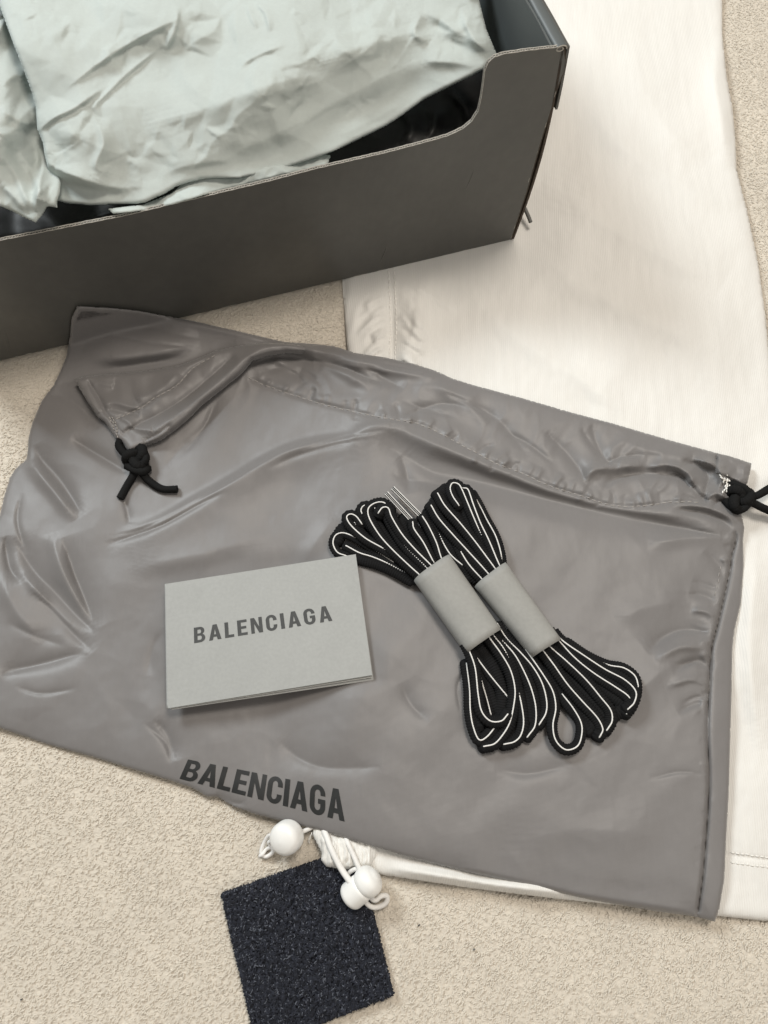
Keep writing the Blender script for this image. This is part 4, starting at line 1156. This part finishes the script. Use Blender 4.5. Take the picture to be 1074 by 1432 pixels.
def band(parent, TL, TR, BR, BL_, zbot, h, bulge=.0):
    """flattened paper sleeve: the quad is its outline seen from above"""
    TL, TR, BR, BL_ = [np.array(q, float) for q in (TL, TR, BR, BL_)]
    nn, na = 14, 40
    V = []; zmid = zbot + h * .45
    for i in range(nn):
        f = i / (nn - 1)
        a = W(*(TL * (1 - f) + BL_ * f), zmid); b = W(*(TR * (1 - f) + BR * f), zmid)
        mid = (a + b) / 2; half = (b - a) / 2
        for k in range(na):
            p = 2 * math.pi * k / na
            cx = math.copysign(abs(math.cos(p)) ** .75, math.cos(p)); sz = math.copysign(abs(math.sin(p)) ** .85, math.sin(p))
            V.append(mid + half * cx + EZ * h * .5 * sz * (1 + .02 * math.sin(f * 7 + k)))
    V = np.array(V); n = len(V)
    i = np.arange(nn - 1)[:, None] * na; j = np.arange(na)[None]; j2 = (j + 1) % na
    F = np.stack([i + j, i + na + j, i + na + j2, i + j2], -1).reshape(-1, 4)
    C = np.repeat(V.reshape(nn, na, 3).mean(1), na, 0)
    dirn = V - C; dirn /= np.linalg.norm(dirn, axis=1)[:, None]
    Vi = V - dirn * .0003
    e0 = np.arange(na); e1 = (e0 + 1) % na; L0 = (nn - 1) * na
    rim = np.vstack([np.stack([e0, e1, e1 + n, e0 + n], -1), np.stack([L0 + e1, L0 + e0, L0 + e0 + n, L0 + e1 + n], -1)])
    mesh('paper_band', np.vstack([V, Vi]), np.vstack([F, F[:, ::-1] + n, rim]), parent, m_band)

LL = 'shoelace bundles in grey paper bands'
zb0 = float(Zb(np.array([640.]), np.array([845.]))[0])
b1 = empty('shoelace_bundle', W(640, 846, zb0), 'left bundle of black white-edged laces in a grey band, two tips showing, beside the card', 'shoelaces', LL)
b2 = empty('shoelace_bundle', W(724, 853, zb0), 'right bundle of black white-edged laces in a grey band, farther from the card', 'shoelaces', LL)
band(b1, (579, 812), (629, 777), (701, 881), (652, 915), zb0 + .0002, .0150)
band(b2, (664, 820), (707, 788), (784, 895), (744, 920), zb0 + .0002, .0148)

# left bundle, upper loops (white lines) then plain black runs that fill behind them
s = strand
s(b1, [(484, 778), (472, 773), (466, 761), (469, 750), (478, 746), (490, 749), (505, 757), (522, 768), (548, 785)], .0030, .0045, r=2.3)
s(b1, [(486, 765), (503, 774), (522, 780), (545, 790), (578, 808)], .0028, .0042, r=2.5)
s(b1, [(505, 732), (498, 723), (490, 720), (485, 724), (488, 732), (497, 742), (513, 755), (538, 769), (562, 784), (584, 803)], .0065, .0080, r=2.6)
s(b1, [(496, 732), (504, 745), (520, 759), (545, 772), (572, 790), (590, 806)], .0050, .0070, r=2.6)
s(b1, [(524, 712), (514, 708), (508, 709), (505, 716), (512, 727), (524, 742)], .0075, .0060, r=2.7)
s(b1, [(545, 712), (536, 704), (524, 705), (515, 713), (517, 727), (531, 750), (548, 769), (571, 791), (590, 808)], .0085, .0095, r=2.8)
s(b1, [(530, 717), (535, 711), (543, 712), (548, 725), (562, 748), (580, 769), (601, 790), (614, 804)], .0095, .0108, r=2.7)
s(b1, [(541, 721), (550, 739), (567, 765), (592, 790), (606, 806)], .0075, .0098, r=2.6)
s(b1, [(577, 732), (579, 741), (592, 760), (605, 785), (614, 800)], .0085, .0098, r=2.5)
s(b1, [(591, 724), (599, 737), (610, 760), (616, 779), (624, 796)], .0070, .0088, r=2.5)
for p, z0, z1 in [([(500, 742), (530, 775), (560, 795), (585, 812)], .0030, .0045), ([(520, 725), (550, 765), (590, 800)], .0040, .006), ([(560, 732), (580, 760), (604, 800)], .0045, .006),
                  ([(492, 733), (478, 741), (472, 756)], .0026, .0026), ([(505, 782), (540, 793), (578, 813)], .0022, .0035), ([(604, 735), (618, 768), (628, 792)], .0045, .005), ([(566, 725), (588, 752), (608, 790)], .004, .006)]:
    s(b1, p, z0, z1, r=3.0, piping=False)
# left bundle, lower loops
s(b1, [(650, 900), (657, 914), (664, 936), (668, 972), (673, 995), (685, 1008), (700, 1008), (708, 1000)], .0098, .0085, r=2.6)
s(b1, [(652, 930), (656, 964), (657, 993), (661, 1016), (669, 1034), (680, 1030), (693, 1014), (702, 1000)], .0045, .0055, r=2.6)
s(b1, [(676, 880), (684, 893), (700, 915), (713, 938), (719, 964), (717, 988), (711, 1012), (700, 1030), (690, 1040), (678, 1043)], .0108, .0045, r=2.9)
s(b1, [(682, 876), (690, 890), (703, 907), (714, 930), (721, 956), (728, 985), (731, 1010), (727, 1028), (718, 1037), (706, 1040)], .0095, .0040, r=2.8)
s(b1, [(694, 872), (708, 894), (726, 912), (744, 933), (757, 956), (763, 980), (762, 997), (754, 1011)], .0070, .0040, r=2.8)
s(b1, [(700, 895), (718, 915), (731, 938), (742, 964), (748, 990), (747, 1014), (738, 1028)], .0080, .0036, r=2.8)
s(b1, [(658, 905), (665, 918), (682, 941), (708, 973)], .0080, .0050, r=2.2)
s(b1, [(668, 925), (672, 949), (680, 977), (687, 1004)], .0055, .0040, r=2.3)
for p, z0, z1 in [([(660, 905), (662, 940), (664, 985), (668, 1015)], .0050, .004), ([(668, 903), (690, 935), (702, 970), (700, 1000)], .0060, .004), ([(706, 885), (735, 915), (752, 950), (757, 990)], .0040, .003),
                  ([(684, 1030), (710, 1032), (735, 1020)], .003, .003), ([(690, 890), (712, 915), (735, 950), (740, 1005)], .0045, .004), ([(676, 950), (690, 985), (712, 1015)], .003, .003), ([(672, 900), (700, 925), (722, 955)], .005, .005)]:
    s(b1, p, z0, z1, r=3.1, piping=False)
# lace tips
def aglet(parent, a, b, z):
    A = np.array(a, float); B = np.array(b, float)
    P = A + (B - A) * np.linspace(0, 1, 24)[:, None]
    C = W(P[:, 0], P[:, 1], Zb(P[:, 0], P[:, 1]).mean() + z + np.zeros(24))
    V, F = tube_geo(C, .00135, 12, .8, zup=True)
    o = mesh('aglet', V, F, parent, m_aglet)
    T = C[-1] - C[0]; T /= np.linalg.norm(T); sd_ = np.cross(T, EZ)
    for k, (q, r_) in enumerate(((-1, .00030), (.95, .00024), (.1, .00010))):
        D = C + sd_ * .00105 * q + EZ * (.00085 if abs(q) > .5 else .0011)
        V, F = tube_geo(D, r_, 6, zup=True); mesh('piping', V, F, o, m_pipe)
aglet(b1, (540, 690), (578, 731), .0060)
aglet(b1, (549, 683), (589, 723), .0058)
# right bundle, upper loops
s(b2, [(612, 692), (622, 709), (643, 733), (664, 759), (690, 794), (702, 810)], .0095, .0105, r=2.9)
s(b2, [(603, 709), (613, 726), (631, 747), (652, 770), (680, 801), (690, 815)], .0075, .0098, r=2.9)
s(b2, [(634, 748), (643, 770), (655, 790), (671, 808), (684, 822)], .0070, .0085, r=2.5)
s(b2, [(612, 745), (623, 767), (636, 783), (669, 808), (682, 824)], .0040, .0065, r=2.7)
s(b2, [(640, 706), (633, 696), (629, 685), (632, 677), (640, 678), (645, 685), (654, 706), (664, 730), (680, 765)], .0095, .0085, r=2.6)
s(b2, [(646, 684), (653, 685), (657, 694), (661, 706), (671, 732), (683, 757), (697, 790), (706, 806)], .0090, .0108, r=2.7)
s(b2, [(661, 692), (672, 712), (680, 728), (692, 750), (699, 772), (702, 792), (706, 806)], .0050, .0075, r=2.6)
for p, z0, z1 in [([(608, 712), (622, 745), (645, 785), (668, 812)], .004, .005), ([(618, 688), (635, 720), (665, 765), (688, 800)], .005, .007), ([(640, 690), (655, 725), (680, 775), (697, 800)], .005, .007),
                  ([(605, 722), (612, 748), (628, 778), (655, 808)], .003, .004), ([(652, 700), (672, 740), (694, 785)], .003, .005), ([(624, 684), (616, 692), (608, 704)], .006, .006), ([(600, 718), (604, 745), (618, 772)], .003, .003)]:
    s(b2, p, z0, z1, r=3.1, piping=False)
# right bundle, lower loops
s(b2, [(734, 908), (743, 921), (760, 946), (772, 967), (776, 990), (772, 1014), (776, 1035), (790, 1048), (806, 1043), (812, 1027), (811, 1010), (800, 990), (786, 972)], .0070, .0040, r=2.4)
s(b2, [(748, 896), (758, 910), (773, 930), (792, 957), (812, 980), (833, 1003), (841, 1019), (838, 1028)], .0100, .0045, r=2.9)
s(b2, [(756, 890), (767, 904), (792, 926), (818, 951), (838, 975), (852, 993), (854, 1008), (848, 1019)], .0104, .0045, r=2.9)
s(b2, [(768, 882), (779, 895), (802, 920), (828, 941), (859, 961), (877, 974), (882, 987), (876, 996)], .0090, .0045, r=2.8)
s(b2, [(774, 884), (786, 897), (812, 915), (844, 936), (872, 951), (887, 967), (885, 982), (878, 990)], .0085, .0060, r=2.8)
s(b2, [(795, 900), (822, 918), (849, 930), (870, 934), (885, 944), (890, 956), (890, 968)], .0050, .0050, r=2.5)
s(b2, [(752, 925), (764, 946), (776, 964), (797, 990), (812, 1008), (824, 1022)], .0050, .0035, r=2.4, piping=False)
for p, z0, z1 in [([(764, 915), (790, 945), (830, 985), (852, 1008)], .005, .003), ([(772, 905), (810, 938), (850, 968), (872, 985)], .005, .003), ([(780, 960), (806, 985), (828, 1010)], .003, .003),
                  ([(785, 900), (830, 930), (868, 950), (884, 975)], .004, .0035), ([(748, 918), (770, 945), (800, 975)], .004, .004), ([(828, 1016), (842, 1010), (858, 1000), (872, 990)], .003, .003)]:
    s(b2, p, z0, z1, r=3.1, piping=False)

# ------------------------------------------------------------------ dark carpet sample
SQ = [(313, 1250), (447, 1204), (470, 1196), (490, 1192), (513, 1270), (548, 1388), (437, 1433), (356, 1462)]
q4 = [W(313, 1250), W(497, 1186), W(548, 1388), W(362, 1461)]
smp = empty('carpet_sample', sum(q4) / 4, 'dark navy square of coarse carpet lying on the beige carpet at the bottom', 'carpet tile')
def sample():
    a, b, c_, d = [q[:2] for q in q4]
    ex = (b - a) / np.linalg.norm(b - a); ey = (d - a) / np.linalg.norm(d - a)
    Lx = np.linalg.norm(b - a); Ly = np.linalg.norm(d - a)
    st_ = .0007
    Z = tuft_grid(0, Lx, 0, Ly, st_, .0030, .0022, math.radians(70), .0016, 9, jit=.4)
    ny, nx = Z.shape
    X, Y = np.meshgrid(np.linspace(0, 1, nx), np.linspace(0, 1, ny))
    wob = .0006
    P = (a * ((1 - X) * (1 - Y))[..., None] + b * (X * (1 - Y))[..., None] + c_ * (X * Y)[..., None] + d * ((1 - X) * Y)[..., None])
    P = P + wob * np.stack([vn(P[..., 0] * 260, P[..., 1] * 260, 1), vn(P[..., 0] * 260, P[..., 1] * 260, 2)], -1)
    ed = np.minimum(np.minimum(X, 1 - X) * Lx, np.minimum(Y, 1 - Y) * Ly)
    z = .0028 + Z - .0022 * np.exp(-ed / .0007)
    V = np.concatenate([P, z[..., None]], -1).reshape(-1, 3)
    idx = np.arange(nx * ny).reshape(ny, nx); n = nx * ny
    F1 = np.stack([idx[1:, :-1], idx[1:, 1:], idx[:-1, 1:], idx[:-1, :-1]], -1).reshape(-1, 4)
    Vb = V.copy(); Vb[:, 2] = -.0005
    rim = [np.stack([L_[1:], L_[:-1], L_[:-1] + n, L_[1:] + n], -1) for L_ in (idx[-1], idx[:, -1][::-1], idx[0][::-1], idx[:, 0])]
    mesh('pile_base', np.vstack([V, Vb]), np.vstack([F1] + rim), smp, m_sample)
    r = np.random.default_rng(5)
    def fibres(n, m, rad, ln, name, zz):
        x = r.uniform(0, 1, n); y = r.uniform(0, 1, n)
        k = r.random(n) < .16; side = r.integers(0, 4, n)
        x = np.where(k & (side == 0), -.002 + .006 * r.random(n), np.where(k & (side == 1), 1.002 - .006 * r.random(n), x))
        y = np.where(k & (side == 2), -.002 + .006 * r.random(n), np.where(k & (side == 3), 1.002 - .006 * r.random(n), y))
        c = a * ((1 - x) * (1 - y))[:, None] + b * (x * (1 - y))[:, None] + c_ * (x * y)[:, None] + d * ((1 - x) * y)[:, None]
        i = np.clip((y * (ny - 1)).astype(int), 0, ny - 1); j = np.clip((x * (nx - 1)).astype(int), 0, nx - 1)
        zb = np.where(k, r.uniform(.001, .0035, n), .0028 + Z[i, j] + zz)
        an = r.normal(1.2, .7, n) + (r.random(n) < .3) * 1.4; L = ln * r.uniform(.5, 1.3, n)
        V, F = fibre_geo(c, zb, an, L, r.normal(0, .5, n), rad)
        setp(mesh(name, V, F, smp, m), kind='stuff')
    fibres(15000, m_fibre, .00036, .0023, 'pile_fibre', .0001)
    fibres(3200, m_fleck, .00020, .0017, 'pale_fibre', .0002)
sample()

# a few specks of lint on the carpet
for k, (u, v) in enumerate([(663, 1328), (30, 1398), (586, 1294)]):
    c = W(u, v, .0006)
    V, F = tube_geo(np.array([c + [-.0005, 0, 0], c, c + [.0004, .0004, 0.0001]]), .00035, 6)
    o = mesh('lint', V, F, None, m_darkline if k else m_grey)
    setp(o, ['dark lint speck on the beige carpet right of the navy square', 'dark lint speck near the lower left corner of the carpet', 'faint dark speck between the white sleeve and the navy square'][k], 'lint')
